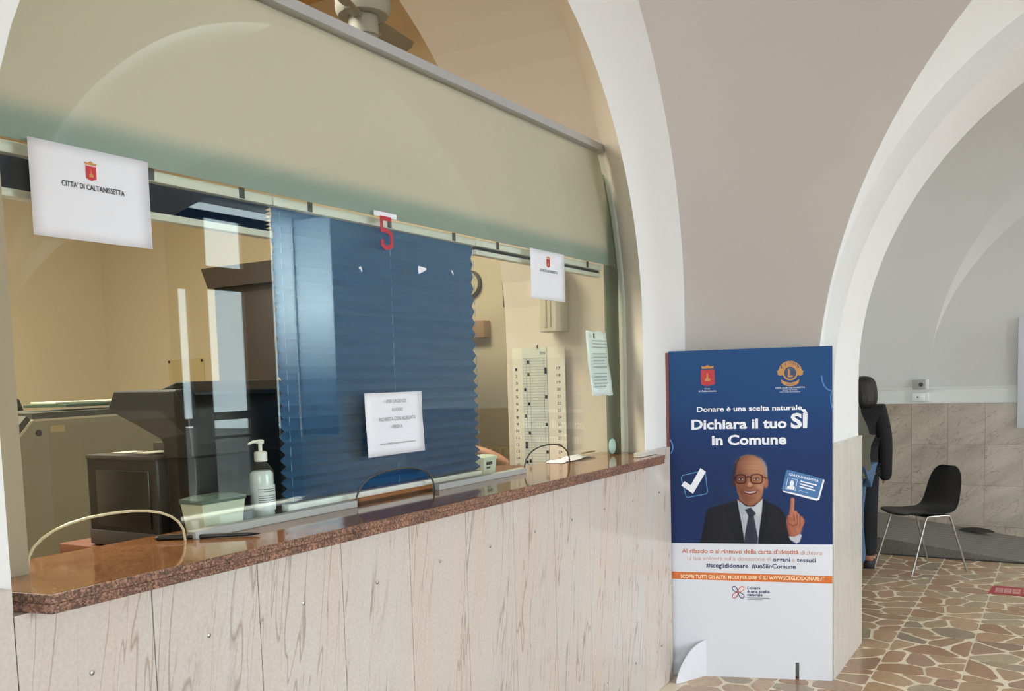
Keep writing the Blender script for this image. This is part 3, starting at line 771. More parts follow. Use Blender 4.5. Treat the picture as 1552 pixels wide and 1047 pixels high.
# ================================================================== things on the glass
def sheet(name, label, y0, y1, z0, z1, group, curl=0.0, m=None, n=8, jag=0.0):
    t = thing(name, label, 'paper', (-1.897, (y0 + y1) / 2, (z0 + z1) / 2), group=group)
    hy, hz = (y1 - y0) / 2, (z1 - z0) / 2
    G = []
    for i in range(n + 1):
        r = []
        for j in range(n + 1):
            a = -hy + 2 * hy * j / n; b = -hz + 2 * hz * i / n
            x = .0012 + curl * ((b + hz) / (2 * hz) - 1) ** 2 + curl * .6 * (a / hy) ** 2 * (1 if b < 0 else .2)
            r.append((x, a + jag * math.sin(b * 40) * .5, b + jag * math.sin(a * 55)))
        G.append(r)
    o = MB().grid(G).build('page', m or M_PAPER, t, smooth=True, fix=False); s = o.modifiers.new('thick', 'SOLIDIFY'); s.thickness = .0004; s.offset = -1
    return t, Plane((.0022 + (curl * 1.2), 0, 0), (0, 1, 0), (0, 0, 1))
def crest(t, pl, a, b, h, parent):
    """red municipal shield under a small crown, gold tower charge"""
    w = h * .62
    mb = MB(); pl.poly(mb, [(a - w / 2, b + h * .22), (a - w / 2, b - h * .45), (a - w * .2, b - h * .5), (a, b - h * .56), (a + w * .2, b - h * .5), (a + w / 2, b - h * .45), (a + w / 2, b + h * .22)], .0004); mb.build('shield', M_RED, parent, fix=False)
    mb = MB()
    pl.poly(mb, [(a - w * .5, b + h * .27), (a + w * .5, b + h * .27), (a + w * .6, b + h * .42), (a + w * .3, b + h * .38), (a, b + h * .5), (a - w * .3, b + h * .38), (a - w * .6, b + h * .42)], .0004)
    pl.poly(mb, [(a - w * .2, b - h * .36), (a + w * .2, b - h * .36), (a + w * .2, b - h * .2), (a + w * .06, b - h * .2), (a, b + h * .08), (a - w * .06, b - h * .2), (a - w * .2, b - h * .2)], .0006)
    mb.build('crown_and_tower', M_GOLD, parent, fix=False)
SG = 'white notices taped to the glass'
t, pl = sheet('notice_sheet', 'large white sheet headed Citta di Caltanissetta at the left end of the glass', 1.198, 1.498, 1.889, 2.094, SG)
crest(t, pl, -.004, .056, .042, t); mb = MB(); pl.text(mb, "CITTA' DI CALTANISSETTA", -.078, .08, .012, .0115, bold=.015); mb.build('lettering', M_INK, t, fix=False)
t, pl = sheet('notice_sheet', 'white sheet with red crest at the right end of the glass, over the wall box', 3.337, 3.637, 1.883, 2.087, SG)
crest(t, pl, .0, .060, .046, t); mb = MB(); pl.text(mb, "CITTA' DI CALTANISSETTA", -.076, .08, .014, .0105, bold=.012); mb.build('lettering', M_INK, t, fix=False)
t, pl = sheet('notice_sheet', 'white printed notice taped low on the glass over the lowered blind', 2.257, 2.557, 1.318, 1.521, SG, curl=.004)
pl.o.x = .011
for a_ in (('PER URGENZE', -.052, .052, .068, .011), ('INVIARE', -.027, .03, .040, .011), ('RICHIESTA CON ALLEGATA', -.094, .098, .010, .012), ('PROVA', -.025, .026, -.016, .012)):
    mb = MB(); pl.text(mb, *a_); mb.build('lettering', M_GREYINK, t, fix=False)
mb = MB(); pl.text(mb, 'anagrafe@comune.caltanissetta.it', -.092, .094, -.066, .0065); mb.build('address_line', M_GREYINK, t, fix=False)
# curled note at the far right, on the office side
t, pl = sheet('curled_note', 'curled pale note with faint print, hanging by the right edge of the glass', 3.895, 4.12, 1.463, 1.768, None, curl=.012, m=M_NOTE, jag=.004)
t.location.x = -1.925; t.rotation_euler = (0, math.radians(-2), 0)
pl.o.x = .021
mb = MB()
for i in range(15):
    z = .105 - i * .0155
    if i in (3, 9): continue
    q = random.uniform(.02, .05); pl.rect(mb, -.085, .085 - q, z, z + .0045)
mb.build('print_lines', mat('faint_print', (150, 158, 166), .6), t, fix=False); mb = MB(); pl.rect(mb, -.075, -.058, .118, .14); mb.build('emblem', M_INK, t, fix=False)

# red number 5 on a white strip
n5 = thing('number_sign', 'red number 5 hanging from a white strip above the wide blind', 'sign', (-1.899, 2.40, 2.03))
mb = MB().box(.0002, .0022, -.056, .058, .054, .070); mb.build('white_strip', M_PAPER, n5)
pl = Plane((.004, 0, 0), (0, 1, 0), (0, 0, 1))
five = [(.026, .050), (-.022, .050), (-.022, .012), (.004, .012), (.026, .002), (.026, -.034), (.008, -.042), (-.010, -.042), (-.022, -.034), (-.022, -.018)]
wd = .0135
mb = MB()
def thick_stroke(mb, pts, wd, x0, x1):
    n = len(pts); L = []; R = []
    for i in range(n):
        d0 = Vector(pts[i]) - Vector(pts[max(i - 1, 0)]); d1 = Vector(pts[min(i + 1, n - 1)]) - Vector(pts[i])
        if d0.length == 0: d0 = d1
        if d1.length == 0: d1 = d0
        d0.normalize(); d1.normalize(); n0 = Vector((-d0.y, d0.x)); n1 = Vector((-d1.y, d1.x)); m = (n0 + n1).normalized(); k = wd / 2 / max(.4, m.dot(n0))
        L.append(Vector(pts[i]) + m * k); R.append(Vector(pts[i]) - m * k)
    for i in range(n - 1):
        q = [L[i], L[i + 1], R[i + 1], R[i]]
        mb.add([(x, p.x, p.y) for x in (x0, x1) for p in q], [(0, 1, 2, 3), (7, 6, 5, 4), (0, 4, 5, 1), (1, 5, 6, 2), (2, 6, 7, 3), (3, 7, 4, 0)])
thick_stroke(mb, five, wd, .0022, .0042); mb.build('numeral', M_RED5, n5)

# torn scraps of paper left on the glass
for lab, pts in (('larger triangular scrap of torn white paper on the glass beside the 5', [(2.572, 1.946), (2.60, 1.944), (2.621, 1.941), (2.612, 1.933), (2.574, 1.919), (2.571, 1.93)]),
                 ('tiny torn scrap of white paper on the glass near the right edge of the blind', [(2.768, 1.948), (2.778, 1.947), (2.782, 1.940), (2.784, 1.932), (2.775, 1.937)]),
                 ('faint torn scrap of white paper below the number 5 on the glass', [(2.262, 1.915), (2.272, 1.918), (2.279, 1.905), (2.274, 1.900), (2.270, 1.910), (2.264, 1.907)])):
    c = (sum(p[0] for p in pts) / len(pts), sum(p[1] for p in pts) / len(pts))
    o = MB().prism([(a - c[0], b - c[1]) for a, b in pts], lambda a, b, h: (h, a, b), 0, .0006).build('paper_scrap', M_PAPER); o.location = (-1.9008, c[0], c[1]); tag(o, lab, 'paper', 'torn paper scraps on the glass')

# teal disc at the foot of the glass
o = MB().lathe([(.001, 0), (.036, 0), (.037, .004), (.030, .008)], (0, 0, 0), 28, 0).build('hole_cover', M_TEAL, smooth=True); o.location = (-1.9008, 4.10, 1.214); tag(o, 'pale teal round cover low on the glass at its right end', 'cover')

# pen on the counter
pen = thing('ballpoint_pen', 'black ballpoint pen lying on the granite by the first hand opening', 'pen', (-1.85, 1.60, 1.1702), math.radians(0))
p0, p1 = Vector((-.127, -.085, .006)), Vector((.075, .078, .006))
d = (p1 - p0); MB().tube([p0 + d * t for t in (0, .03, .35, .36, .88)], [.003, .006, .006, .0058, .0054], 10).build('barrel', M_BLACK, pen, smooth=True)
MB().tube([p0 + d * t for t in (.88, .96, 1.0)], [.0054, .003, .001], 10).build('tip', M_BLACK2, pen, smooth=True)
MB().tube([p0 + d * .03 + Vector((0, 0, .007)), p0 + d * .3 + Vector((0, 0, .0075))], .0016, 6).build('clip', M_DGREY, pen)

# loose papers and a small wooden ruler on the counter at the right
def paper(loc, sx, sy, rz, lab, warp):
    G = [[(sx * (i / 6 - .5), sy * (j / 6 - .5), .0008 + warp * (abs(i / 6 - .5) * 2) ** 2 * (1 if j > 2 else .4)) for j in range(7)] for i in range(7)]
    o = MB().grid(G).build('loose_paper', M_PAPER, smooth=True, fix=False); o.location = loc; o.rotation_euler = (0, 0, rz); s = o.modifiers.new('thick', 'SOLIDIFY'); s.thickness = .0004; tag(o, lab, 'paper', 'loose papers on the granite behind the glass')
paper((-1.985, 3.86, 1.1703), .10, .30, .03, 'long curled white paper on the granite behind the right pane', .010)
paper((-1.99, 3.70, 1.1703), .09, .13, .3, 'small white slip on the granite at the third hand opening', .004)
o = MB().box(-.008, .008, -.065, .065, 0, .006).build('wooden_ruler', M_PICT, bevel=.001); o.location = (-2.01, 4.06, 1.1835); tag(o, 'short brown wooden stick on the papers by the teal cover', 'ruler')

# card boxes on the counter
def card_box(loc, sx, sy, sz, rz, lab, black):
    b = thing('card_box', lab, 'box', loc, rz, 'small card boxes on the counter')
    hx, hy = sx / 2, sy / 2; k = .86
    V = [(-hx * k, -hy * k, 0), (hx * k, -hy * k, 0), (hx * k, hy * k, 0), (-hx * k, hy * k, 0), (-hx, -hy, sz * .8), (hx, -hy, sz * .8), (hx, hy, sz * .8), (-hx, hy, sz * .8)]
    MB().add(V, [(0, 3, 2, 1), (4, 5, 6, 7), (0, 1, 5, 4), (1, 2, 6, 5), (2, 3, 7, 6), (3, 0, 4, 7)]).build('body', M_BOXG, b, bevel=.002)
    hx *= 1.03; hy *= 1.03
    V = [(-hx, -hy, sz * .8), (hx, -hy, sz * .8), (hx, hy, sz * .8), (-hx, hy, sz * .8), (-hx, -hy, sz * .92), (hx, -hy, sz * .92), (hx, hy, sz * .92), (-hx, hy, sz * .92), (-hx * .6, -hy * .6, sz), (hx * .6, -hy * .6, sz), (hx * .6, hy * .6, sz), (-hx * .6, hy * .6, sz)]
    MB().add(V, [(0, 1, 5, 4), (1, 2, 6, 5), (2, 3, 7, 6), (3, 0, 4, 7), (4, 5, 9, 8), (5, 6, 10, 9), (6, 7, 11, 10), (7, 4, 8, 11), (8, 9, 10, 11)]).build('lid', M_BOXLID if not black else M_BOXG, b)
    if black:
        pl = Plane((hx * .93, 0, 0), (0, 1, 0), (0, 0, 1)); mb = MB()
        pl.rect(mb, -hy * .62, hy * .2, sz * .56, sz * .70, .003); pl.rect(mb, -hy * .55, 0, sz * .38, sz * .48, .0005); mb.build('black_label', M_INK, b, fix=False)
    return b
card_box((-1.985, 1.715, 1.1704), .085, .15, .095, .0, 'pale green card box with a dark lid beside the bottle', False)
card_box((-2.0, 3.09, 1.1704), .07, .115, .085, .1, 'small grey green card box with black label right of the blind', True)

# hand sanitiser bottle
bt = thing('sanitiser_bottle', 'clear pump bottle of hand gel standing behind the glass by the blind', 'bottle', (-1.975, 1.885, 1.1704)); bt.scale = (1.22, 1.22, 1.02)
MB().lathe([(.026, 0), (.029, .004), (.029, .125), (.027, .140), (.018, .156), (.012, .164), (.012, .170)], n=28).build('body', M_BOTTLE, bt, smooth=True)
MB().lathe([(.024, .004), (.0265, .008), (.0265, .132), (.02, .140)], n=24).build('gel', M_GEL, bt, smooth=True)
MB().lathe([(.0145, .166), (.0150, .170), (.0150, .190), (.011, .194)], n=20).build('collar', M_WHITEP, bt, smooth=True)
mb = MB().lathe([(.0045, .192), (.0045, .214), (.009, .216), (.0095, .224), (.006, .227)], n=16); mb.tube([(0, 0, .221), (.0, -.022, .222), (.0, -.036, .217)], [.005, .004, .003], 8); mb.build('pump_head', M_WHITEP, bt, smooth=True)
mb = MB()
G = [[(.0294 * math.cos(a), .0294 * math.sin(a), z) for a in [(-1.5 + 2.4 * i / 12) for i in range(13)]] for z in (.03, .10)]
mb.grid(G); mb.build('label', translucent('bottle_label', (236, 242, 248), .2), bt, smooth=True, fix=False)
mb = MB()
for z in (.052, .058, .064, .070, .082, .088):
    mb.grid([[(.0297 * math.cos(a), .0297 * math.sin(a), zz) for a in [(-1.1 + 1.6 * i / 8) for i in range(9)]] for zz in (z, z + .0022)])
mb.build('label_print', M_GREYINK, bt, fix=False)

# ================================================================== office furniture
dk = thing('wooden_desk', 'brown wooden desk top set just behind the granite counter', 'desk', (-2.33, 2.9, 0))
box('desk_top', M_WOOD, (-.28, .27, -1.24, 1.3, 1.06, 1.098), dk, bevel=.003)
box('end_panel', M_DWOOD, (-.27, .26, -1.235, -1.20, 0, 1.06), dk)
box('end_panel', M_DWOOD, (-.27, .26, 1.26, 1.295, 0, 1.06), dk)

pr = thing('office_printer', 'black multifunction printer with a raised scanner unit on the desk behind the glass', 'printer', (-2.325, 1.9, 1.099))
# body: front toward -y
bx0, bx1, by0, by1 = -.165, .15, -.215, .24
V = [(bx0, by0, 0), (bx1, by0, 0), (bx1, by1, 0), (bx0, by1, 0), (bx0, by0, .262), (bx1 - .02, by0, .262), (bx1, by1, .262), (bx0, by1, .262)]
MB().box(bx0, bx1, by0, by1, 0, .262).build('body', M_BLACK, pr, bevel=.008)
box('front_panel', M_BLACK2, (bx0 + .05, bx1 - .03, by0 - .006, by0, .06, .225), pr, bevel=.004)
box('paper_tray', M_DGREY, (bx0 + .01, bx1 - .01, by0 - .008, by0, .004, .048), pr, bevel=.003)
box('control_strip', M_DGREY, (bx0 + .005, bx1 - .005, by0 - .004, by0 + .05, .255, .268), pr, bevel=.003)
for a0, a1, b0, b1 in ((bx0 + .035, bx0 + .10, by0 + .06, by0 + .14), (bx0 + .13, bx0 + .21, by0 + .06, by0 + .16)):
    box('paper_label', M_PAPERW, (a0, a1, b0, b1, .2685, .2692), pr)
box('output_guide', M_DGREY, (bx0 + .10, bx1 + .0, by0 + .16, by0 + .20, .27, .295), pr, bevel=.003)
# scanner: silhouette in x-z, from left tip to the neck at right
sil = [(-.085, .398), (-.050, .454), (.125, .452), (.215, .452), (.260, .40), (.270, .30), (.270, .262), (.150, .262), (.150, .302), (.14, .318)]
MB().prism(sil, lambda a, b, t: (a, t, b), -.19, .24).build('scanner_unit', M_BLACK, pr, bevel=.006)
fd = [(.115, .4525), (.15, .462), (.19, .474), (.225, .474), (.262, .445), (.262, .4525 - .02), (.22, .4525)]
MB().prism(fd, lambda a, b, t: (a, t, b), -.16, .2).build('document_feeder', M_BLACK2, pr, bevel=.004)
MB().add([(-.06, -.191, .395), (.15, -.191, .395), (.25, -.191, .33), (.15, -.191, .315)], [(0, 1, 2, 3)]).build('scanner_underside', M_DGREY, pr, fix=False)
MB().box(.152, .268, -.18, .24, 0, .262).build('side_cabinet', M_BLACK2, pr, bevel=.004)
MB().box(bx1 - .02, bx1 + .035, .21, .235, .27, .33).build('hinge', M_DGREY, pr)

cb = thing('office_cabinet', 'grey laminate office cabinet with a chamfered top corner behind the printer', 'cabinet', (-3.42, 2.6, 0))
sp = lambda a, b, t: (t, a - 2.6, b)
prof = [(1.55, 0), (3.5, 0), (3.5, 1.462), (2.09, 1.446), (2.02, 1.372), (1.55, 0.86)]
MB().prism(prof, sp, -.005, .02).build('end_panel', M_CABG, cb)
def band(P, w0, w1, x0, x1, name, m):
    mb = MB()
    for (a, b) in zip(P[:-1], P[1:]):
        d = Vector((b[0] - a[0], b[1] - a[1])).normalized(); n = Vector((-d.y, d.x))
        q = [(a[0] + n.x * w0, a[1] + n.y * w0), (b[0] + n.x * w0, b[1] + n.y * w0), (b[0] + n.x * w1, b[1] + n.y * w1), (a[0] + n.x * w1, a[1] + n.y * w1)]
        mb.prism(q, sp, x0, x1)
    return mb.build(name, m, cb)
EP = [(1.55, .86), (2.02, 1.372), (2.09, 1.446), (3.5, 1.462)]
band(EP, -.001, .007, -.006, .022, 'pale_edging', M_CABLT)
band(EP, .007, .03, -.5, .016, 'dark_top', M_CABEDGE)
MB().box(-.5, -.006, -1.05, .9, 0, .86).build('carcass', M_CABG, cb)
MB().lathe([(.012, 0), (.012, .004)], (.02, -.49, 1.40), 14, 0).build('lock', M_DGREY, cb)
mb = MB().box(.0202, .0212, -.44, -.38, 1.40, 1.425); mb.build('sticker', M_CREAMMET, cb)
# things lying on the cabinet
def stack(loc, sx, sy, sz, rz, lab, m, name='paper_stack', cat='papers'):
    o = MB().box(-sx / 2, sx / 2, -sy / 2, sy / 2, 0, sz).build(name, m, bevel=.002); o.location = loc; o.rotation_euler = (0, 0, rz); return tag(o, lab, cat)
stack((-3.60, 2.42, 1.494), .24, .34, .012, .15, 'dark green folder lying on the grey cabinet', mat('green_folder', (70, 98, 74), .6), 'green_folder', 'folder')
stack((-3.60, 2.42, 1.507), .21, .30, .009, -.1, 'cream papers stacked on the green folder', M_PAPERW, group_ := 'paper_stack', 'papers')
stack((-3.62, 2.80, 1.496), .22, .30, .022, .2, 'thick cream file at the right end of the cabinet top', mat('yellow_paper', (226, 214, 170), .6), 'paper_file', 'papers')
o = MB().box(-.4, .4, -.45, .45, 1.395, 1.44).build('side_table_top', M_CABLT, bevel=.004); o.location = (-4.62, 2.72, 0)
ot = thing('side_table', 'pale side table with clutter left of the grey cabinet', 'table', (-4.62, 2.72, 0)); o.parent = ot; o.location = (0, 0, 0); o.name = 'table_top'
for sx in (-.36, .36):
    for sy in (-.41, .41): box('leg', M_DGREY, (sx - .02, sx + .02, sy - .02, sy + .02, 0, 1.395), ot)
stack((-4.5, 2.68, 1.4402), .2, .3, .02, .3, 'pile of printed sheets on the side table', M_PAPER)
ch = thing('office_chair', 'black office chair back showing above the side table', 'chair', (-5.8, 3.28, 0))
MB().prism([(-.24, 1.1), (.24, 1.1), (.25, 1.35), (.2, 1.52), (.1, 1.57), (-.1, 1.57), (-.2, 1.52), (-.25, 1.35)], lambda a, b, t: (t, a, b), -.05, .03).build('backrest', M_BLACK, ch, bevel=.02)
box('seat', M_BLACK, (-.04, .46, -.25, .25, .88, .97), ch, bevel=.03)
MB().lathe([(.03, .06), (.03, .88)], (.2, 0, 0), 12).build('post', M_STEEL, ch)
for i in range(5):
    a = 2 * PI * i / 5; MB().tube([(.2, 0, .09), (.2 + .3 * math.cos(a), .3 * math.sin(a), .045)], [.025, .018], 8).build('leg', M_BLACK, ch); 
box('back_stem', M_BLACK, (-.07, -.045, -.03, .03, .9, 1.2), ch)

wd_ = thing('wardrobe', 'tall dark wooden wardrobe with a flared cornice in the back office', 'wardrobe', (-4.55, 4.75, 0))
box('carcass', M_DWOOD, (-.56, 1.1, -.22, .3, 0, 2.26), wd_)
MB().prism([(-.56, 2.24), (1.1, 2.24), (1.16, 2.38), (-.62, 2.38)], lambda a, b, t: (a, t, b), -.28, .32).build('cornice', M_DWOOD, wd_)
for a, kx in ((-.53, .2), (.29, .36)):
    dr = box('door', M_DWOOD, (a, a + .79, -.24, -.22, .1, 2.2), wd_, bevel=.004)
    MB().lathe([(.01, 0), (.016, -.02), (.006, -.03)], (kx, -.24, 1.1), 10, 1).build('knob', M_GOLD, dr)
lc = thing('low_cabinet', 'dark low cabinet under the beige document scanner', 'cabinet', (-3.19, 3.25, 0))
box('carcass', M_DWOOD, (-.18, .45, -.05, .4, 0, 1.53), lc, bevel=.004)
for a in (-.17, .14):
    dr = box('door', M_DWOOD, (a, a + .3, -.065, -.05, .08, 1.48), lc, bevel=.003)
    MB().lathe([(.008, 0), (.013, -.018), (.005, -.024)], (a + .15, -.065, .9), 10, 1).build('knob', M_GOLD, dr)
ds = thing('document_scanner', 'beige document scanner with a dark feeder on the low cabinet', 'scanner', (-3.27, 3.3, 1.531))
MB().prism([(-.1, 0), (.3, 0), (.3, .11), (-.02, .11), (-.085, .03)], lambda a, b, t: (a, t, b), 0, .25).build('body', M_BEIGE, ds, bevel=.006)
MB().prism([(-.09, .035), (-.02, .112), (-.005, .105), (-.075, .03)], lambda a, b, t: (a, t, b), -.004, .2).build('feeder', M_BLACK, ds)
# pinned card on the back wall, clock, framed picture, shelf
o = thing('pinned_card', 'cream card pinned to the back wall above the printer', 'card', (-7.2, 5.995, 1.68))
box('sheet', M_CREAMMET, (-.26, .24, -.004, 0, -.34, .16), o)
for a in (-.24, .22): MB().lathe([(.012, 0), (.012, -.01)], (a, -.004, .14), 8, 1).build('pin', M_INK, o)
ck = thing('wall_clock', 'round wall clock high on the back wall beside the blind', 'clock', (-3.94, 5.998, 2.29))
MB().lathe([(.105, 0), (.105, -.03), (.09, -.034)], n=32, axis=1).build('rim', M_DWOOD, ck, smooth=True)
MB().lathe([(.088, -.0345), (.088, -.036)], n=32, axis=1).build('dial', M_CREAMMET, ck)
for a, l in ((.6, .05), (2.4, .07)): MB().tube([(0, -.038, 0), (l * math.sin(a), -.038, l * math.cos(a))], .003, 6).build('hand', M_INK, ck)
o = thing('framed_picture', 'narrow brown wooden frame on the back wall beside the pier', 'picture', (-3.52, 5.998, 2.22))
box('frame', M_PICT, (-.12, .2, -.03, 0, -.125, .11), o, bevel=.006); box('picture', M_CREAMMET, (-.07, .15, -.032, -.03, -.09, .08), o)
o = box('wall_shelf_box', mat('brown_card', (176, 140, 98), .6), (-.17, .09, -.1, 0, -.07, .06), bevel=.01); o.location = (-3.86, 5.998, 1.945); tag(o, 'brown box shelf on the back wall below the clock', 'box')
# radiator and bentwood chair back beyond the counter
rd = thing('radiator', 'cream ribbed radiator against the back wall', 'radiator', (-3.75, 5.9, 0.25))
for i in range(9): box('radiator_column', M_CREAMMET, (-.3 + i * .075, -.24 + i * .075, -.06, .06, 0, .80), rd, bevel=.015)
bc = thing('bentwood_chair', 'light wooden chair with a curved back rail behind the counter', 'chair', (-3.14, 4.8, 0))
pts = [(-.22 + .44 * i / 12, -.05 * math.sin(PI * i / 12), 1.045 + .085 * math.sin(PI * i / 12)) for i in range(13)]
MB().tube(pts, [.014] + [.024] * 11 + [.014], 10).build('back_rail', M_SALMON, bc, smooth=True)
for a in (-.21, .21):
    MB().tube([(a, 0, 1.055), (a, .02, .62), (a, .04, 0)], .017, 8).build('leg', M_SALMON, bc, smooth=True)
    MB().tube([(a, .40, .62), (a, .42, 0)], .017, 8).build('leg', M_SALMON, bc, smooth=True)
box('seat', M_SALMON, (-.23, .23, 0, .43, .62, .65), bc, bevel=.01)
for a in (-.1, 0, .1): MB().tube([(a, .01, .64), (a, -.045, 1.115)], .008, 6).build('spindle', M_SALMON, bc)

# wall box and year calendar on the far reveal of the counter arch
JY = 4.268
wbx = thing('wall_box', 'beige metal wall box with ribbed front on the reveal by the right sheet', 'box', (-2.27, JY, 1.79))
def yj(x): return 0
MB().prism([(-.062, 0), (.062, 0), (.062, -.09), (.045, -.11), (-.045, -.11), (-.062, -.09)], lambda a, b, t: (a, b, t), 0, .32).build('housing', M_BEIGE, wbx, bevel=.004)
for a in (-.02, .005): box('rib', M_BEIGE, (a, a + .012, -.116, -.108, .02, .30), wbx, bevel=.003)
cal = thing('wall_calendar', 'tall year planner calendar with day columns hanging on the reveal', 'calendar', (-2.39, JY - .004, 1.71))
box('backing_card', M_PAPERW, (-.158, .158, -.004, 0, -.74, .005), cal)
box('month_panel', mat('panel_print', (208, 214, 204), .5), (-.096, .052, -.0065, -.0041, -.735, .005), cal)
pl = Plane((0, -.0042, 0), (1, 0, 0), (0, 0, 1)); mb = MB()
for i in range(16):
    z = -.112 - i * .0365
    mb = MB(); pl.text(mb, str(i + 1), -.142 - (.004 if i > 8 else 0), -.128, z, .014, .0006); mb.build('day_number', M_INK, cal, fix=False)
    if i < 15: mb = MB(); pl.text(mb, str(i + 17), .108, .130, z, .014, .0006); mb.build('day_number', M_INK, cal, fix=False)
mb = MB(); pl.text(mb, '2025', .012, .045, -.03, .013, .0034); mb.build('year_number', M_INK, cal, fix=False)
for i, (a, z) in enumerate([(-.066, -.06), (-.066, -.125), (-.066, -.28), (-.066, -.435), (-.066, -.585), (-.088, -.205), (-.088, -.345), (-.088, -.49), (-.088, -.51), (-.088, -.59), (-.088, -.63), (.038, -.10), (.038, -.115), (.038, -.245), (.038, -.39), (.038, -.535), (.038, -.69)]):
    mb = MB(); pl.rect(mb, a, a + .013, z - .017, z, .0034); mb.build('marked_day', M_INK, cal, fix=False)
mb = MB()
for i in range(46): pl.rect(mb, -.094, .05, -.05 - i * .0148, -.049 - i * .0148, .003)
for a in (-.072, -.05, .034): pl.rect(mb, a, a + .0012, -.73, -.05, .003)
mb.build('ruled_lines', M_GREYINK, cal, fix=False)
MB().tube([(-.0, -.006, .0), (0, -.012, .012), (0, -.002, .02)], .003, 6).build('hanger', M_DGREY, cal)

# ceiling fan over the office
fn = thing('ceiling_fan', 'grey enamel ceiling fan seen above the glass partition', 'fan', (-3.2, 3.93, 3.47))
MB().lathe([(.05, -.005), (.13, .0), (.145, .03), (.145, .11), (.12, .15), (.05, .17), (.018, .19), (.018, 1.22)], n=36).build('motor_housing', M_FAN, fn, smooth=True)
MB().lathe([(.07, -.105), (.078, -.10), (.078, -.006), (.07, -.004)], n=28).build('switch_cup', M_FAN, fn, smooth=True)
MB().lathe([(.012, -.175), (.03, -.165), (.055, -.14), (.072, -.106)], n=28).build('lower_cap', M_FAN, fn, smooth=True)
for i in range(2):
    a = math.radians(108) + PI * i; ca, sa = math.cos(a), math.sin(a)
    def rot(p): return (p[0] * ca - p[1] * sa, p[0] * sa + p[1] * ca, p[2])
    P = [(.14, -.055), (.54, -.095), (.57, -.07), (.57, .07), (.54, .095), (.14, .055)]
    MB().prism(P, lambda x, y, t: rot((x, y, t - .02 - y * .6)), 0, .008).build('blade', M_FANB, fn, bevel=.002)
    MB().prism([(.06, -.02), (.2, -.025), (.2, .025), (.06, .02)], lambda x, y, t: rot((x, y, t)), -.03, -.022).build('blade_iron', M_FAN, fn)

# ================================================================== poster board
pa = Vector((-1.732, 4.4352, 0)); pb = Vector((-0.984, 4.6811, 0)); pu = (pb - pa).normalized(); pn = Vector((pu.y, -pu.x, 0))
BW = 0.787; BH = 1.670
po = thing('poster_board', 'tall blue and white organ donation poster board leaning in the corner of the pier', 'poster', tuple(pa), math.atan2(pu.y, pu.x))
# local frame: x along the board, -y toward the viewer, z up
su = .618
pa_a = math.atan2(pu.y, pu.x); loc_ = lambda x, y, z: ((x - pa.x) * math.cos(pa_a) + (y - pa.y) * math.sin(pa_a), -(x - pa.x) * math.sin(pa_a) + (y - pa.y) * math.cos(pa_a), z)
MB().prism([(-1.7394, 4.408), (-1.7345, 4.408), (-1.7345, 4.455), (-1.7394, 4.455)], lambda a, b, t: loc_(a, b, t), 0, 1.662).build('side_strip', mat('red_brown_strip', (142, 84, 76), .6), po)  # flat red brown strip against the wall beside the board
front = MB()
front.prism([(0, 0), (su - .009, 0), (su - .009, .088), (su + .009, .088), (su + .009, 0), (BW, 0), (BW, BH), (0, BH)], lambda a, b, t: (a, t, b), 0, .010)
front.build('board', M_BOARD, po)
box('raw_edge', M_BOARDE, (-.0008, .0006, .0005, .0095, 0, BH), po)
ft = MB(); q0 = (.170, -.002)
fp = [(0, 0), (0.0, .19)] + [(.215 * math.sin(t), .19 * math.cos(t)) for t in [PI / 2 * i / 12 for i in range(1, 13)]]
fp = [(0, 0), (0, .19), (.012, .189), (.05, .178), (.09, .160), (.13, .130), (.165, .09), (.19, .05), (.203, .012), (.203, 0)]
fdx, fdy = -.674, -.737
MB().prism(fp, lambda a, b, t: (.158 + fdx * a + t, fdy * a - .0005, b + .0005), 0, .009).build('foot', M_BOARD, po, bevel=.001)

# the print: u to the right, v up from the floor; px/py are the print's design units (pixels of its layout)
def U(px): return (px - 1017.0) / (1262.0 - 1017.0) * BW
def Vv(py, px=1140):
    s = (px - 1017.0) / 245.0; top = 532 - 7 * s; bot = 1027.5 + 4 * s
    return BH * (1 - (py - top) / (bot - top))
# photographic part of the print
x0, x1, y0, y1 = 1017.0, 1262.0, 525.0, 826.0
NX, NY = 394, 484
PX, PY = np.meshgrid(np.linspace(x0, x1, NX), np.linspace(526.0, 822.0, NY))
def col(c): return np.array(c, float)
img = np.zeros((NY, NX, 3))
def mixin(mask, c):
    global img
    img = img * (1 - mask[..., None]) + (c if isinstance(c, np.ndarray) and c.ndim == 3 else col(c)) * mask[..., None]
def inpoly(pts, soft=0.5):
    """soft mask of a polygon given in design units"""
    n = len(pts); inside = np.zeros(PX.shape, bool); dist = np.full(PX.shape, 1e9)
    for i in range(n):
        ax, ay = pts[i]; bx, by = pts[(i + 1) % n]
        c = ((ay > PY) != (by > PY)); 
        if ay != by: inside ^= c & (PX < (bx - ax) * (PY - ay) / (by - ay) + ax)
        dx, dy = bx - ax, by - ay; t = np.clip(((PX - ax) * dx + (PY - ay) * dy) / max(1e-9, dx * dx + dy * dy), 0, 1)
        dist = np.minimum(dist, np.hypot(PX - ax - t * dx, PY - ay - t * dy))
    return np.clip(np.where(inside, dist, -dist) / soft * .5 + .5, 0, 1)
Z = lambda L: [(1000 + x / 5.51, 670 + y / 5.51) for x, y in L]
def ell(cx_, cy_, rx, ry, soft=1.0, rot=0.0):
    cx_, cy_, rx, ry = 1000 + cx_ / 5.51, 670 + cy_ / 5.51, rx / 5.51, ry / 5.51
    dx, dy = PX - cx_, PY - cy_; c, s = math.cos(rot), math.sin(rot); a, b = dx * c + dy * s, -dx * s + dy * c
    d = (1 - np.hypot(a / rx, b / ry)) * min(rx, ry); return np.clip(d / soft * .5 + .5, 0, 1)
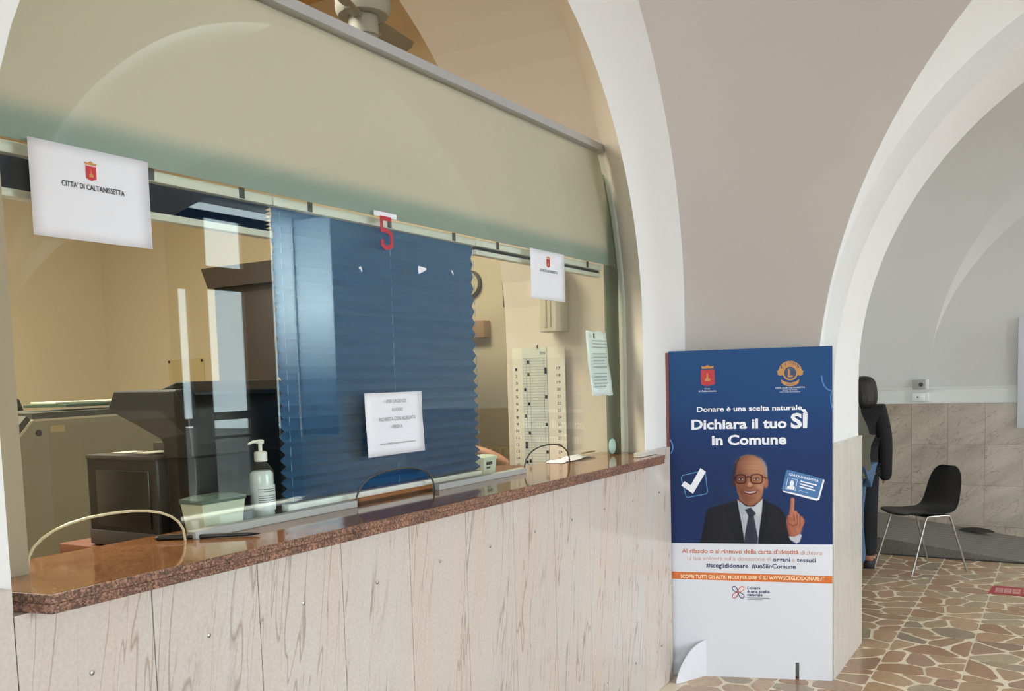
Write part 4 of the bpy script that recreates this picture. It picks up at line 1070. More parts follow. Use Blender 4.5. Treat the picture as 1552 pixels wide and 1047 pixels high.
def line(pts, wd, soft=.5):
    P = Z(pts); dist = np.full(PX.shape, 1e9)
    for (ax, ay), (bx, by) in zip(P[:-1], P[1:]):
        dx, dy = bx - ax, by - ay; t = np.clip(((PX - ax) * dx + (PY - ay) * dy) / max(1e-9, dx * dx + dy * dy), 0, 1); dist = np.minimum(dist, np.hypot(PX - ax - t * dx, PY - ay - t * dy))
    return np.clip((wd / 5.51 / 2 - dist) / soft * .5 + .5, 0, 1)
tv = np.clip((PY - 526) / 296, 0, 1)
stops = [0, .25, .45, .65, 1]; cs = [(44, 90, 148), (40, 82, 140), (36, 66, 122), (35, 58, 108), (34, 56, 110)]
for c in range(3): img[..., c] = np.interp(tv, stops, [q[c] for q in cs])
img += ((PX - 1140) / 120)[..., None] * np.array([0, 1.5, 4])
# suit
mixin(inpoly(Z([(330, 850), (350, 790), (372, 690), (398, 565), (420, 535), (560, 498), (650, 465), (700, 470), (880, 462), (950, 500), (1010, 530), (1055, 590), (1080, 680), (1092, 770), (1120, 850)]), 1.2), (33, 33, 42))
mixin(ell(560, 640, 90, 190, 12) * .35, (52, 52, 62)); mixin(ell(980, 650, 70, 150, 10) * .3, (50, 48, 58))
mixin(line([(560, 520), (600, 690), (700, 850)], 6, 1.5) * .5, (18, 18, 24)); mixin(line([(905, 480), (900, 650), (840, 850)], 8, 1.5) * .6, (16, 16, 22))
# shirt and tie
mixin(inpoly(Z([(662, 462), (676, 560), (700, 690), (722, 850), (828, 850), (848, 690), (866, 560), (874, 455), (800, 520), (735, 520)]), .6), (206, 210, 222))
mixin(inpoly(Z([(664, 465), (700, 500), (755, 530), (705, 600), (680, 560)]), .5), (190, 196, 210)); mixin(inpoly(Z([(872, 456), (862, 580), (828, 606), (790, 535), (830, 500)]), .5), (224, 226, 234))
mixin(line([(700, 600), (720, 720)], 4) * .6, (150, 156, 172))
mixin(inpoly(Z([(724, 548), (772, 528), (816, 580), (798, 602), (832, 790), (822, 850), (712, 850), (722, 760), (752, 602)]), .6), (58, 60, 78))
mixin(line([(785, 600), (806, 700), (812, 830)], 10, 2) * .35, (92, 94, 112)); mixin(line([(752, 600), (798, 600)], 5) * .6, (30, 32, 46))
# neck and head
mixin(inpoly(Z([(686, 430), (668, 470), (770, 524), (868, 462), (860, 400)]), .8), (136, 84, 62))
mixin(ell(636, 308, 20, 46, .8), (86, 48, 44)); mixin(ell(902, 318, 18, 50, .8), (188, 120, 96))
mixin(inpoly(Z([(640, 190), (652, 140), (690, 105), (745, 88), (800, 92), (850, 118), (885, 160), (906, 215), (910, 280), (892, 300), (880, 380), (868, 430), (840, 478), (800, 505), (760, 512), (715, 492), (680, 450), (660, 390), (648, 320), (640, 290)]), .8), (176, 112, 84))
g = np.clip((PX - (1000 + 650 / 5.51)) / (250 / 5.51), 0, 1)
face = inpoly(Z([(648, 200), (690, 108), (745, 90), (800, 94), (850, 122), (884, 170), (892, 300), (868, 430), (800, 503), (760, 510), (715, 490), (665, 390), (650, 300)]), 2.0)
mixin(face * (1 - g) * .55, (98, 54, 44)); mixin(face * np.clip(g - .35, 0, 1) * .9, (226, 166, 128))
mixin(ell(800, 190, 70, 60, 9) * .55, (236, 186, 150)); mixin(ell(725, 170, 60, 50, 9) * .25, (206, 146, 112))
for yy in (165, 190, 214): mixin(line([(690, yy + 4), (760, yy - 4), (840, yy + 3)], 4, 1.2) * .25, (120, 70, 54))
# hair
mixin(inpoly(Z([(622, 300), (630, 210), (645, 160), (672, 118), (690, 112), (664, 160), (652, 220), (650, 300), (638, 330)]), 1.2) * .9, (54, 44, 46))
mixin(inpoly(Z([(850, 108), (888, 140), (912, 190), (916, 270), (900, 272), (890, 230), (882, 176), (858, 132)]), 1.0) * .85, (176, 166, 164))
mixin(line([(690, 104), (745, 84), (800, 90), (850, 112), (885, 150)], 9, 1.0) * .5, (150, 132, 126))
# brows, eyes
mixin(line([(656, 258), (690, 246), (724, 258)], 9, .8) * .75, (96, 66, 58)); mixin(line([(782, 258), (830, 246), (872, 262)], 9, .8) * .7, (128, 96, 82))
mixin(ell(690, 290, 32, 20, .8) * .85, (112, 70, 60)); mixin(ell(822, 290, 34, 20, .8) * .8, (146, 94, 76))
for ex in (692, 820):
    mixin(ell(ex, 292, 20, 8, .5), (208, 190, 182)); mixin(ell(ex, 291, 8, 8, .4), (44, 28, 28)); mixin(line([(ex - 24, 286), (ex, 280), (ex + 24, 287)], 5), (52, 30, 28))
mixin(line([(665, 325), (700, 334), (730, 322)], 4, 1) * .4, (80, 44, 38)); mixin(line([(790, 324), (830, 334), (862, 322)], 4, 1) * .4, (110, 66, 54))
# nose
mixin(inpoly(Z([(748, 275), (772, 275), (790, 340), (788, 358), (760, 366), (735, 354), (738, 336)]), 2.0) * .55, (206, 140, 108))
mixin(ell(768, 336, 14, 16, 2) * .7, (240, 190, 156)); mixin(line([(734, 350), (750, 362), (775, 364), (792, 352)], 6, .8) * .8, (84, 44, 38)); mixin(line([(744, 280), (736, 330)], 8, 2) * .5, (104, 60, 48))
# smile
mixin(line([(722, 350), (694, 388), (700, 420)], 7, 1.5) * .6, (92, 50, 42)); mixin(line([(800, 350), (846, 385), (850, 415)], 7, 1.5) * .5, (130, 78, 62))
mixin(inpoly(Z([(708, 388), (760, 394), (835, 382), (815, 412), (770, 424), (725, 412)]), .7), (92, 36, 36))
mixin(inpoly(Z([(718, 392), (762, 397), (826, 387), (806, 404), (768, 411), (732, 404)]), .5), (226, 214, 204))
mixin(line([(726, 416), (768, 428), (812, 414)], 8, .8) * .7, (186, 104, 90)); mixin(line([(735, 448), (770, 454), (805, 446)], 5, 1.5) * .4, (110, 62, 50))
mixin(ell(710, 352, 26, 20, 4) * .35, (190, 116, 92)); mixin(ell(846, 350, 22, 20, 4) * .5, (240, 178, 146))
# glasses
def lens(cx_, cy_, rx, ry):
    pts = []
    for i in range(25):
        a = 2 * PI * i / 24; c, s = math.cos(a), math.sin(a); pts.append((cx_ + rx * math.copysign(abs(c) ** .6, c), cy_ + ry * math.copysign(abs(s) ** .6, s)))
    return pts
mixin(line(lens(692, 290, 40, 36), 9), (66, 22, 26)); mixin(line(lens(824, 290, 48, 38), 9), (78, 28, 28))
mixin(line([(730, 276), (754, 268), (778, 276)], 9), (66, 22, 26)); mixin(line([(870, 268), (904, 284)], 8), (80, 32, 32)); mixin(line([(652, 272), (634, 286)], 7), (50, 20, 24))
mixin(line([(800, 268), (842, 300)], 10, 1.5) * .3, (236, 214, 200))
# raised hand, forefinger up, cuff
mixin(inpoly(Z([(1086, 770), (1100, 800), (1150, 832), (1178, 815), (1194, 762), (1180, 745), (1120, 765)]), .6), (216, 218, 228))
mixin(inpoly(Z([(1076, 600), (1068, 650), (1078, 720), (1094, 770), (1130, 775), (1180, 750), (1200, 700), (1218, 650), (1214, 625), (1180, 600), (1156, 560), (1130, 560)]), .7), (188, 112, 90))
mixin(inpoly(Z([(1102, 460), (1112, 446), (1128, 446), (1136, 462), (1132, 520), (1130, 580), (1128, 610), (1090, 610), (1092, 570), (1100, 520)]), .6), (204, 128, 102))
mixin(line([(1104, 470), (1100, 530), (1094, 590)], 8, 1.2) * .5, (120, 64, 54)); mixin(line([(1128, 462), (1126, 560)], 7, 1.2) * .5, (238, 178, 150))
for (a, b) in (((1142, 566), (1150, 640)), ((1166, 590), (1170, 660)), ((1192, 612), (1190, 676))): mixin(line([a, b], 22, 1.0) * .8, (214, 140, 112))
for (a, b) in (((1154, 590), (1160, 665)), ((1178, 608), (1182, 680)), ((1128, 590), (1136, 640))): mixin(line([a, b], 6, .8) * .75, (104, 50, 46))
mixin(line([(1084, 640), (1112, 662), (1146, 652)], 24, 1.0), (196, 122, 98)); mixin(line([(1090, 660), (1118, 684), (1150, 672)], 6, .8) * .7, (100, 48, 44))
mixin(line([(1080, 620), (1078, 700), (1098, 762)], 14, 2.0) * .5, (112, 58, 50)); mixin(ell(1160, 720, 30, 26, 4) * .4, (226, 160, 132))
mixin(line([(1130, 700), (1150, 740)], 5, 1) * .4, (118, 64, 54))
sr = np.clip(img / 255, 0, 1); sr = sr * .88; linear = np.where(sr <= .04045, sr / 12.92, ((sr + .055) / 1.055) ** 2.4)
yy_t = (PY - 526.0) / 296.0; uu = (PX - 1017.0) / 245.0 * BW
vt = np.full(PX.shape, BH); vb = np.full(PX.shape, Vv(822, 1140)); vv = vt + (vb - vt) * yy_t
verts = np.stack([uu, np.full(PX.shape, -.0004), vv], -1).reshape(-1, 3)
I = np.arange(NX * NY).reshape(NY, NX); quads = np.stack([I[:-1, :-1], I[1:, :-1], I[1:, 1:], I[:-1, 1:]], -1).reshape(-1, 4)
me = bpy.data.meshes.new('poster_photograph'); me.vertices.add(len(verts)); me.vertices.foreach_set('co', verts.ravel().astype(np.float32))
me.loops.add(quads.size); me.loops.foreach_set('vertex_index', quads.ravel().astype(np.int32)); me.polygons.add(len(quads)); me.polygons.foreach_set('loop_start', np.arange(0, quads.size, 4, dtype=np.int32)); me.update(calc_edges=True); me.validate()
ca = me.color_attributes.new('print', 'FLOAT_COLOR', 'POINT'); ca.data.foreach_set('color', np.concatenate([linear.reshape(-1, 3), np.ones((NX * NY, 1))], 1).ravel().astype(np.float32))
ph = link('poster_photograph', me, M_PRINT, po); ph['label'] = 'printed picture of a smiling older man in suit and glasses pointing up, on blue'

pp = Plane((0, -.0004, 0), (1, 0, 0), (0, 0, 1))
def ptext(mb, s, a, b, base, cap, bold=0.0): pp.text(mb, s, U(a), U(b), Vv(base, (a + b) / 2), cap / 497 * BH, .0006, bold)
def pz(L, sc=5.51, ox=1000, oy=670): return [(U(ox + x / sc), Vv(oy + y / sc, ox + x / sc)) for x, y in L]
def pline(name, m, *args):
    mb = MB(); ptext(mb, *args); return mb.build(name, m, po, fix=False)
for a_ in (('Donare è una scelta naturale', 1059.5, 1217.5, 620.6, 7.0, .022), ('Dichiara il tuo', 1051, 1195, 647.2, 13.6, .03), ('SÌ', 1201, 1226, 645.8, 20.2, .035), ('in Comune', 1082, 1194.5, 671.2, 14.0, .03)): pline('headline_lettering', M_PWHITE, *a_)
for a_ in (('Città', 1071.5, 1080, 588.8, 2.2), ('di Caltanissetta', 1062.5, 1089.5, 592.4, 2.4, .01), ('LIONS CLUB CALTANISSETTA', 1178.5, 1222, 587.4, 2.0, .01), ('Distretto 108 YB Sicilia', 1189, 1211, 590.4, 1.4), ('Lions Clubs International', 1185, 1215, 593.4, 1.6)): pline('small_lettering', M_PWHITE, *a_)
c1 = lambda L: pz(L, 5.51, 1000, 510)
mb = MB(); pp.poly(mb, c1([(366, 272), (480, 268), (482, 392), (452, 400), (424, 406), (396, 402), (368, 396)]), .0005); mb.build('crest_shield', M_RED, po, fix=False)
mb = MB(); pp.poly(mb, c1([(374, 264), (470, 260), (474, 238), (448, 244), (422, 232), (396, 246), (370, 242)]), .0005); pp.poly(mb, c1([(400, 366), (446, 364), (444, 346), (430, 344), (424, 300), (416, 300), (410, 346), (400, 348)]), .0007); mb.build('crest_crown_and_tower', M_GOLD, po, fix=False)
# round club emblem: gold ring with a capital L, two heads in profile, name above and scroll below
cxl, cyl = 1104, 300
circ = lambda r, a0=0, a1=2 * PI, n=28, cy_=0: [(cxl + r * math.cos(a0 + (a1 - a0) * i / n), cyl + cy_ + r * math.sin(a0 + (a1 - a0) * i / n)) for i in range(n + 1)]
mb = MB(); pp.poly(mb, c1(circ(62)[:-1]), .0005)
pp.poly(mb, c1(circ(98, math.radians(205), math.radians(335), 20) + circ(62, math.radians(335), math.radians(205), 20)), .0005)
pp.poly(mb, c1([(1046, 262), (1016, 262), (1006, 280), (994, 290), (1004, 298), (1000, 312), (1018, 322), (1042, 318)]), .0005); pp.poly(mb, c1([(1162, 262), (1192, 262), (1202, 280), (1214, 290), (1204, 298), (1208, 312), (1190, 322), (1166, 318)]), .0005)
pp.poly(mb, c1([(1030, 352), (1060, 372), (1104, 382), (1148, 372), (1178, 350), (1172, 384), (1140, 404), (1104, 410), (1066, 404), (1036, 384)]), .0006); mb.build('emblem_gold', M_GOLD, po, fix=False)
mb = MB(); pp.poly(mb, c1(circ(50)[:-1]), .0008)
for ch_, a in zip('LIONS', (-52, -27, 0, 26, 51)):
    aa = math.radians(a - 90); ccx, ccy = cxl + 80 * math.cos(aa), cyl + 80 * math.sin(aa) + 10; hw = 4 if ch_ == 'I' else 11
    pp.text(mb, ch_, U(1000 + (ccx - hw) / 5.51), U(1000 + (ccx + hw) / 5.51), Vv(510 + ccy / 5.51, 1200), 4.2 / 497 * BH, .0009, .02)
pp.text(mb, 'INTERNATIONAL', U(1193.5), U(1207), Vv(582.4, 1200), 2.0 / 497 * BH, .0009); mb.build('emblem_navy', M_PNAVY, po, fix=False)
mb = MB(); pp.text(mb, 'L', U(1197), U(1204.2), Vv(570.2, 1200), 11.0 / 497 * BH, .0011, .03); mb.build('emblem_letter', M_GOLD, po, fix=False)
# pale blue ornament arcs at the edges
mb = MB(); pp.stroke(mb, c1([(1356, 322), (1360, 360), (1376, 405), (1402, 434), (1430, 446)]), .006); pp.stroke(mb, c1([(1440, 440), (1430, 490), (1432, 545), (1446, 600)]), .006); pp.stroke(mb, c1([(95, 846), (112, 880), (120, 915), (112, 945), (100, 968)]), .006)
mb.build('ornament_arcs', M_PBLUE, po, fix=False)
mb = MB(); pp.stroke(mb, pz([(186, 290), (196, 268), (380, 224), (392, 236), (410, 402), (400, 420), (240, 452), (226, 440)]), .0042, .0006, True); mb.build('tick_box', M_PBLUE, po, fix=False)
mb = MB(); pp.poly(mb, pz([(186, 352), (214, 316), (268, 350), (352, 204), (398, 236), (286, 420)]), .0009); mb.build('tick_mark', M_PWHITE, po, fix=False)
mb = MB(); pp.poly(mb, pz([(1036, 388), (1048, 400), (1316, 470), (1336, 462), (1380, 300), (1372, 292), (1340, 300), (1300, 440)]), .0005); mb.build('card_edge', M_PWHITE, po, fix=False)
mb = MB(); pp.poly(mb, pz([(1032, 378), (1070, 222), (1084, 214), (1358, 286), (1366, 300), (1326, 446), (1312, 452), (1046, 386)]), .0007); mb.build('identity_card', M_PCARD, po, fix=False)
mb = MB(); pp.stroke(mb, pz([(1082, 282), (1160, 296), (1142, 388), (1064, 372)]), .0022, .001, True); pp.poly(mb, pz([(1098, 320), (1108, 304), (1126, 306), (1132, 326), (1126, 348), (1138, 360), (1134, 382), (1072, 370), (1078, 350), (1098, 346)]), .001)
for k_ in range(3): pp.poly(mb, pz([(1186 - 4 * k_, 304 + 22 * k_), (1318 - 8 * k_ - (22 if k_ == 1 else 0), 338 + 22 * k_ - (5 if k_ == 1 else 0)), (1315 - 8 * k_ - (22 if k_ == 1 else 0), 348 + 22 * k_ - (5 if k_ == 1 else 0)), (1184 - 4 * k_, 314 + 22 * k_)]), .001)
pp.stroke(mb, pz([(1170, 392), (1190, 384), (1200, 396), (1222, 398), (1246, 406)]), .0014, .001)
# lettering on the tilted card
Vt, Ft = text_mesh("CARTA D'IDENTITÀ", .02); xa, xb = Vt[:, 0].min(), Vt[:, 0].max()
mb.add([pp.p(U(1000 + (1090 + (x - xa) / (xb - xa) * 240 + y / cap_height() * 4) / 5.51), Vv(670 + (258 + (x - xa) / (xb - xa) * 60 - y / cap_height() * 17) / 5.51, 1220), .001) for x, y in Vt], Ft)
mb.build('card_symbols', M_PWHITE, po, fix=False)
# lower printed band
mb = MB(); ptext(mb, "Al rilascio o al rinnovo della carta d'identità", 1033, 1212, 837.0, 6.4, .022); mb.build('salmon_lettering', M_PSALM, po, fix=False)
for a_ in (('dichiara', 1214.5, 1247, 837.8, 6.4), ('la tua volontà sulla donazione di', 1042, 1170.5, 848.0, 6.2), ('e', 1201.5, 1206, 848.6, 6.2)): pline('pale_lettering', M_PSALML, *a_)
for a_ in (('organi', 1173, 1199, 848.4, 6.2, .02), ('tessuti', 1209, 1237, 848.8, 6.2, .02), ('#sceglididonare  #unSiinComune', 1071, 1207.5, 858.9, 6.4, .024)): pline('navy_lettering', M_PNAVY, *a_)
mb = MB(); pp.poly(mb, [(U(1017.3), Vv(866.2, 1017)), (U(1017.3), Vv(877.6, 1017)), (U(1261.7), Vv(881.2, 1262)), (U(1261.7), Vv(869.4, 1262))], .0004); mb.build('orange_bar', M_PORANGE, po, fix=False)
mb = MB(); ptext(mb, 'SCOPRI TUTTI GLI ALTRI MODI PER DIRE SÌ SU WWW.SCEGLIDIDONARE.IT', 1030.6, 1250, 876.4, 5.4, .012); 
for v in range(1): pass
mb.build('bar_lettering', mat('print_pale_yellow', (250, 232, 196), .4), po, fix=False)
for (a, mm) in ((45, M_PORANGE), (135, M_PNAVY), (225, M_RED), (315, M_PNAVY)):
    ar = math.radians(a); L = []
    for i in range(20):
        t = 2 * PI * i / 19; rl = 6.2 + 5.4 * math.cos(t); rw = 3.0 * math.sin(t) * (1 + .35 * math.cos(t))
        L.append((U(1120 + (rl * math.cos(ar) - rw * math.sin(ar))), Vv(896.8 - (rl * math.sin(ar) + rw * math.cos(ar)), 1120)))
    mb = MB(); pp.stroke(mb, L, .0042, .0006); mb.build('logo_loop', mm, po, fix=False)
for a_ in (('Donare', 1134, 1154, 892.0, 4.2, .025), ('è una scelta', 1134, 1168.4, 897.2, 4.2, .025), ('naturale', 1134, 1157.5, 902.2, 4.2, .025)): pline('logo_lettering', M_PNAVY, *a_)
mb = MB(); pp.rect(mb, U(1134), U(1168), Vv(905.6), Vv(904.6)); pp.rect(mb, U(1134), U(1157), Vv(908.0), Vv(907.2)); mb.build('logo_rule', M_GREYINK, po, fix=False)

# ================================================================== far room things
tk = thing('cable_trunking', 'wide white cable trunking along the far wall above the marble tiles', 'cable duct', (0, FY - .0005, 1.296))
box('cover', M_DUCT, (-1.76, 4.3, -.010, 0, -.07, .07), tk); box('upper_lip', M_DUCT, (-1.76, 4.3, -.022, 0, .056, .074), tk, bevel=.002); box('lower_lip', M_DUCT, (-1.76, 4.3, -.022, 0, -.074, -.056), tk, bevel=.002)
jb = thing('socket_box', 'grey socket box standing on the upper lip of the far wall trunking', 'socket', (-1.165, FY - .023, 1.397)); box('housing', M_SOCKET, (-.062, .045, -.06, 0, -.044, .046), jb, bevel=.006); box('side_plate', M_WHITEP, (.045, .072, -.05, 0, -.044, .046), jb, bevel=.004); MB().lathe([(.02, 0), (.02, -.006)], (.01, -.06, 0), 14, 1).build('socket', M_DGREY, jb)
jb = thing('junction_box', 'white junction box mounted on the front of the far wall trunking', 'junction box', (-1.165, FY - .0235, 1.285)); box('housing', M_WHITEP, (-.062, .05, -.07, 0, -.04, .036), jb, bevel=.006); box('side_plate', M_WHITEP, (.05, .075, -.055, 0, -.04, .036), jb, bevel=.004); MB().lathe([(.008, 0), (.008, -.004)], (-.015, -.07, 0), 10, 1).build('screw', M_DGREY, jb)
nb = thing('notice_board', 'tall white notice panel on the far wall at the right edge', 'panel', (-.08, FY - .10, 1.49)); box('panel', M_BOARD, (-.295, .3, -.012, .012, -.485, .48), nb, bevel=.004); box('mount', M_ALU, (-.03, .03, .012, .07, -.3, -.24), nb)

# ramp rising to the left along the far wall
rp = thing('access_ramp', 'grey metal access ramp with ribbed deck rising left along the far wall', 'ramp', (-1.0, 8.7, 0))
RY = 8.16; RB_ = 9.27
zr = lambda x: max(0.004, (-0.30 - x) * 0.125 + 0.01)
MB().add([(x + 1.0, y - 8.7, z) for x, y, z in [(-1.72, RY, zr(-1.72)), (-.22, RY, .006), (0.25, RB_, .006), (-.22, RB_, .012), (-1.72, RB_, zr(-1.72) + .03)]], [(0, 1, 2, 3, 4)]).build('deck', M_TREAD, rp, fix=False)
MB().add([(x + 1.0, y - 8.7, z) for x, y, z in [(-1.72, RY, 0.0), (-.22, RY, 0.0), (-.22, RY, .006), (-1.72, RY, zr(-1.72))]], [(0, 1, 2, 3)]).build('side_plate', M_CHECK, rp, fix=False)
MB().tube([(-.72, RY - 8.7 - .006, .003), (.78, RY - 8.7 - .006, .003)], .006, 6).build('edge_strip', M_RUBBER, rp)
o = MB().lathe([(.001, 0), (.14, 0), (.10, .02), (.04, .03)], n=18).build('rubber_wedge', M_RUBBER, smooth=True); o.location = (-.68, 9.10, .088); o.scale = (1.1, .5, 1); tag(o, 'flat dark rubber wedge on the ramp against the far wall', 'wedge')

# red floor sticker
st = thing('floor_sticker', 'red distance arrow sticker on the crazy paving', 'sticker', (-.44, 7.0, .0004), math.radians(0))
pl = Plane((0, 0, 0), (1, 0, 0), (0, 1, 0))
mb = MB(); mb.prism([(-.005, .02), (.0, 0), (.05, -.012), (.62, -.012), (.62, .25), (.06, .262), (.03, .262), (.01, .24)], lambda a, b, t: (a, b, t), 0, .0006); mb.build('backing', M_STICK, st)
mb = MB()
for i in range(3): pl.rect(mb, .035 + .053 * i, .08 + .053 * i, .045, .19, .0009)
pl.rect(mb, .205, .6, .075, .11, .0009); pl.rect(mb, .205, .6, .15, .185, .0009); mb.build('symbols', M_STICKW, st, fix=False)
mb = MB()
for i in range(3):
    for k_ in range(3): pl.rect(mb, .042 + .053 * i, .073 + .053 * i, .06 + .045 * k_, .075 + .045 * k_, .0012)
mb.build('pictograms', M_STICK, st, fix=False)

# black shell chair on chrome legs
chr_ = thing('shell_chair', 'black plastic shell chair on slim chrome legs by the ramp', 'chair', (-.955, 7.66, 0), math.atan2(-.72, -.695))
# local +x = forward
prof = [(.235, .452, .17), (.225, .468, .185), (.17, .468, .205), (.08, .458, .215), (0, .452, .215), (-.08, .455, .212), (-.14, .468, .205), (-.175, .50, .198), (-.195, .55, .192), (-.212, .62, .185), (-.228, .69, .172), (-.240, .74, .152), (-.248, .775, .12), (-.252, .792, .07)]
G = []
for i, (x, z, hw) in enumerate(prof):
    row = []
    for j in range(13):
        s = -1 + 2 * j / 12; dish = (1 - s * s)
        if i < 6: row.append((x, s * hw, z - .012 * dish + (.012 * abs(s) ** 3)))
        else: row.append((x - .028 * dish * min(1, (i - 5) / 3) + .012 * abs(s) ** 3, s * hw, z - (.012 * dish if i < 8 else 0)))
    G.append(row)
sh = MB().grid(G).build('seat_shell', M_CHAIR, chr_, smooth=True, fix=False); sm = sh.modifiers.new('thick', 'SOLIDIFY'); sm.thickness = .009; sm.offset = -1; sb = sh.modifiers.new('round', 'SUBSURF'); sb.levels = 1; sb.render_levels = 2
def bent(P, r=.03, n=6):
    out = [Vector(P[0])]
    for a, b, c in zip(P[:-2], P[1:-1], P[2:]):
        a, b, c = Vector(a), Vector(b), Vector(c); u = (a - b).normalized() * r; v = (c - b).normalized() * r
        for i in range(n + 1):
            t = i / n; out.append((b + u) * (1 - t) ** 2 + b * 2 * t * (1 - t) + (b + v) * t ** 2)
    out.append(Vector(P[-1])); return out
for s in (-1, 1):
    mid = (0, s * .195, .437)
    MB().tube(bent([(.25, s * .215, .0), (.105, s * .195, .437), (0, s * .195, .437)]), .008, 8).build('leg', M_STEEL, chr_, smooth=True)
    MB().tube(bent([(-.245, s * .215, .0), (-.10, s * .195, .437), (0, s * .195, .437)]), .008, 8).build('leg', M_STEEL, chr_, smooth=True)
MB().box(-.10, .10, -.195, .195, .430, .443).build('seat_bracket', M_BLACK, chr_, bevel=.004)

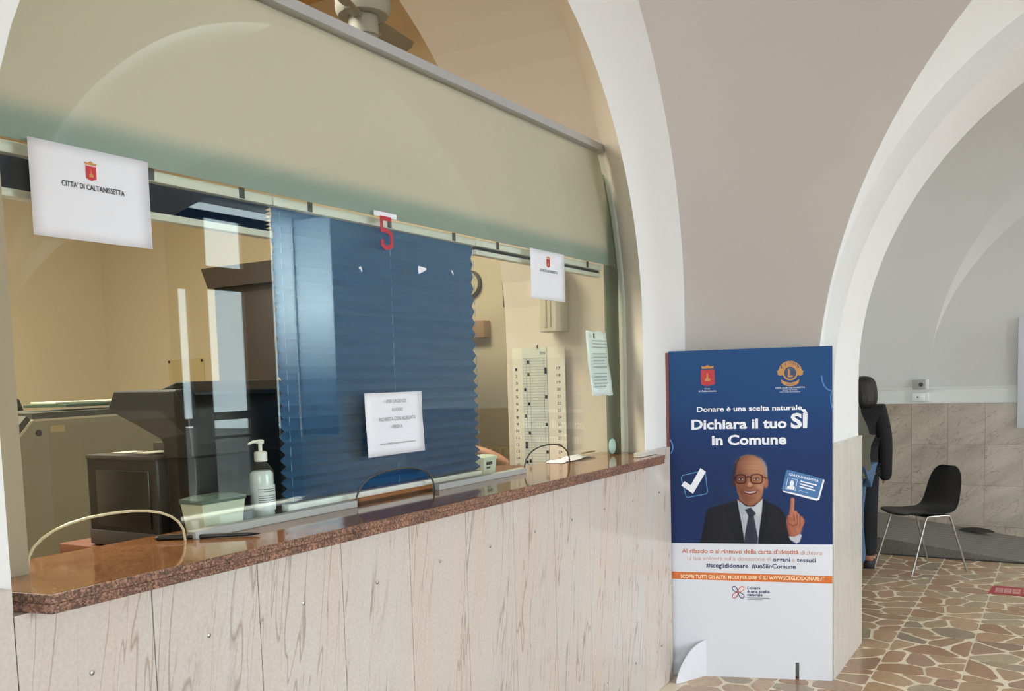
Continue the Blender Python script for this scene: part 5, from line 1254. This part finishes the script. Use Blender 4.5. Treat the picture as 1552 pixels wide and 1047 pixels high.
# ---------------------------------------------------------------- people in the far room
def skin(name, V, E, R, m, parent, levels=2, root=0):
    me = bpy.data.meshes.new(name); me.from_pydata(V, E, []); me.update()
    o = link(name, me, m, parent); o.modifiers.new('skin', 'SKIN')
    sv = me.skin_vertices[0].data if me.skin_vertices else None
    if sv is None:
        bm = bmesh.new(); bm.from_mesh(me); bm.verts.layers.skin.verify(); bm.to_mesh(me); bm.free(); sv = me.skin_vertices[0].data
    for i, r in enumerate(R): sv[i].radius = (r if isinstance(r, tuple) else (r, r)); sv[i].use_root = (i == root)
    s = o.modifiers.new('sub', 'SUBSURF'); s.levels = levels; s.render_levels = levels
    return o
def chain(start, n): return [(start + i, start + i + 1) for i in range(n)]
def person(loc, rz, H, label, top_m, leg_m, hair_m, longhair, coat, lean=0.0):
    """standing figure, local -y is the way the person faces"""
    p = thing('person', label, 'person', loc, rz, 'people standing beyond the arch')
    k = H / 1.70
    S = lambda x, y, z: (x * k, (y - lean * max(0.0, z - 1.15)) * k, z * k)
    # body: pelvis root, spine, neck, head, arms, legs in one surface
    V = [S(0, 0, .93), S(0, .0, 1.08), S(0, .01, 1.25), S(0, .02, 1.38), S(0, .015, 1.45), S(0, -.005, 1.53), S(0, -.01, 1.62),
         S(-.17, .02, 1.37), S(-.215, .03, 1.12), S(-.225, -.02, .89), S(-.225, -.035, .82),
         S(.17, .02, 1.37), S(.215, .03, 1.12), S(.225, -.02, .89), S(.225, -.035, .82),
         S(-.09, 0, .86), S(-.095, -.01, .48), S(-.10, .03, .09), S(-.10, -.10, .035),
         S(.09, 0, .86), S(.095, -.01, .48), S(.10, .03, .09), S(.10, -.10, .035)]
    E = chain(0, 6) + [(3, 7)] + chain(7, 3) + [(3, 11)] + chain(11, 3) + [(0, 15)] + chain(15, 3) + [(0, 19)] + chain(19, 3)
    R = [.125, .115, .13, .12, .055, .075, .085, .06, .042, .032, .03, .06, .042, .032, .03, .085, .055, .04, .032, .085, .055, .04, .032]
    skin('body', V, E, [r * k for r in R], M_SKIN, p)
    # fingers on each hand
    for s in (-1, 1):
        for f in range(4):
            a = -.022 + .015 * f; l = (.075, .085, .08, .062)[f]
            P = [S(s * .225, -.035 + a, .815), S(s * .228, -.037 + a, .815 - l * .5), S(s * .218, -.042 + a, .815 - l)]
            skin('finger', P, chain(0, 2), [.010 * k, .0088 * k, .007 * k], M_SKIN, p, 1)
        P = [S(s * .222, -.05, .85), S(s * .212, -.075, .82), S(s * .208, -.08, .79)]
        skin('thumb', P, chain(0, 2), [.012 * k, .010 * k, .008 * k], M_SKIN, p, 1)
    # face: nose, ears, eyes, mouth
    nose = skin('nose', [S(0, -.09, 1.615), S(0, -.108, 1.585)], [(0, 1)], [.010 * k, .014 * k], M_SKIN, p, 1)
    for s in (-1, 1):
        e = MB().lathe([(.004, -.01), (.014, -.006), (.016, .0), (.012, .006)], (0, 0, 0), 12, 1).build('eye', M_WHITEP, p, smooth=True); e.location = S(s * .032, -.083, 1.622)
        e.scale = (k * .8,) * 3
        er = skin('ear', [S(s * .083, 0, 1.625), S(s * .092, .012, 1.60), S(s * .084, .004, 1.575)], chain(0, 2), [.012 * k, .014 * k, .010 * k], M_SKIN, p, 1)
    mo = MB().tube([S(-.025, -.085, 1.555), S(0, -.092, 1.552), S(.025, -.085, 1.555)], .005, 6).build('mouth', M_RED, p)
    # clothes
    cz = .52 if coat else .86
    V = [S(0, 0, .98), S(0, .0, 1.10), S(0, .01, 1.27), S(0, .02, 1.37), S(0, .02, 1.42), S(-.175, .02, 1.365), S(-.222, .03, 1.12), S(-.232, -.02, .90), S(.175, .02, 1.365), S(.222, .03, 1.12), S(.232, -.02, .90), S(0, 0, .84)]
    if coat: V[7] = S(-.232, -.02, .755); V[10] = S(.232, -.02, .755)
    E = [(0, 1), (1, 2), (2, 3), (3, 4), (3, 5), (5, 6), (6, 7), (3, 8), (8, 9), (9, 10), (0, 11)]
    wx = 1.10 if coat else 1.06
    R = [(.165, .13), (.15, .125), (.165, .13), (.13, .115), (.07, .07), (.078, .078), (.062, .062), (.052, .052), (.078, .078), (.062, .062), (.052, .052), (.175, .14)]
    skin('jacket', V, E, [(a * k * wx, b * k * wx) for a, b in R], top_m, p)
    V = [S(0, 0, .93)]; E = []; R = [(.15, .125)]
    for s in (-1, 1):
        b = len(V); V += [S(s * .09, 0, .84), S(s * .097, -.01, .48), S(s * .10, .028, .10)]; E += [(0, b), (b, b + 1), (b + 1, b + 2)]; R += [(.105, .105), (.078, .078), (.066, .066)]
    skin('trousers', V, E, [(a * k, c * k) for a, c in R], leg_m, p)
    for s in (-1, 1):
        V = [S(s * .10, .055, .045), S(s * .10, -.03, .05), S(s * .102, -.13, .036)]; skin('shoe', V, chain(0, 2), [(.038 * k, .042 * k), (.045 * k, .045 * k), (.036 * k, .032 * k)], M_SHOE, p, 2, 1)
    if longhair: V = [S(-.02, .005, 1.655), S(-.03, .035, 1.57), S(-.04, .055, 1.46), S(-.04, .06, 1.37)]; R = [.118, .138, .135, .11]
    else: V = [S(0, .0, 1.645), S(0, .03, 1.61), S(0, .04, 1.56)]; R = [.092, .088, .06]
    skin('hair', V, chain(0, len(V) - 1), [r * k for r in R], hair_m, p)
    return p
person((-1.395, 7.50, 0), math.radians(195), 1.535, 'dark haired person in a black jacket standing behind the pier, seen from behind', M_COAT, M_BTROU, M_HAIR, True, True)
person((-1.35, 7.05, 0), math.radians(-95), 1.60, 'person in olive jacket and blue jeans mostly hidden by the pier', M_OLIVE, M_JEANS, M_HAIR, False, False, 0.5)
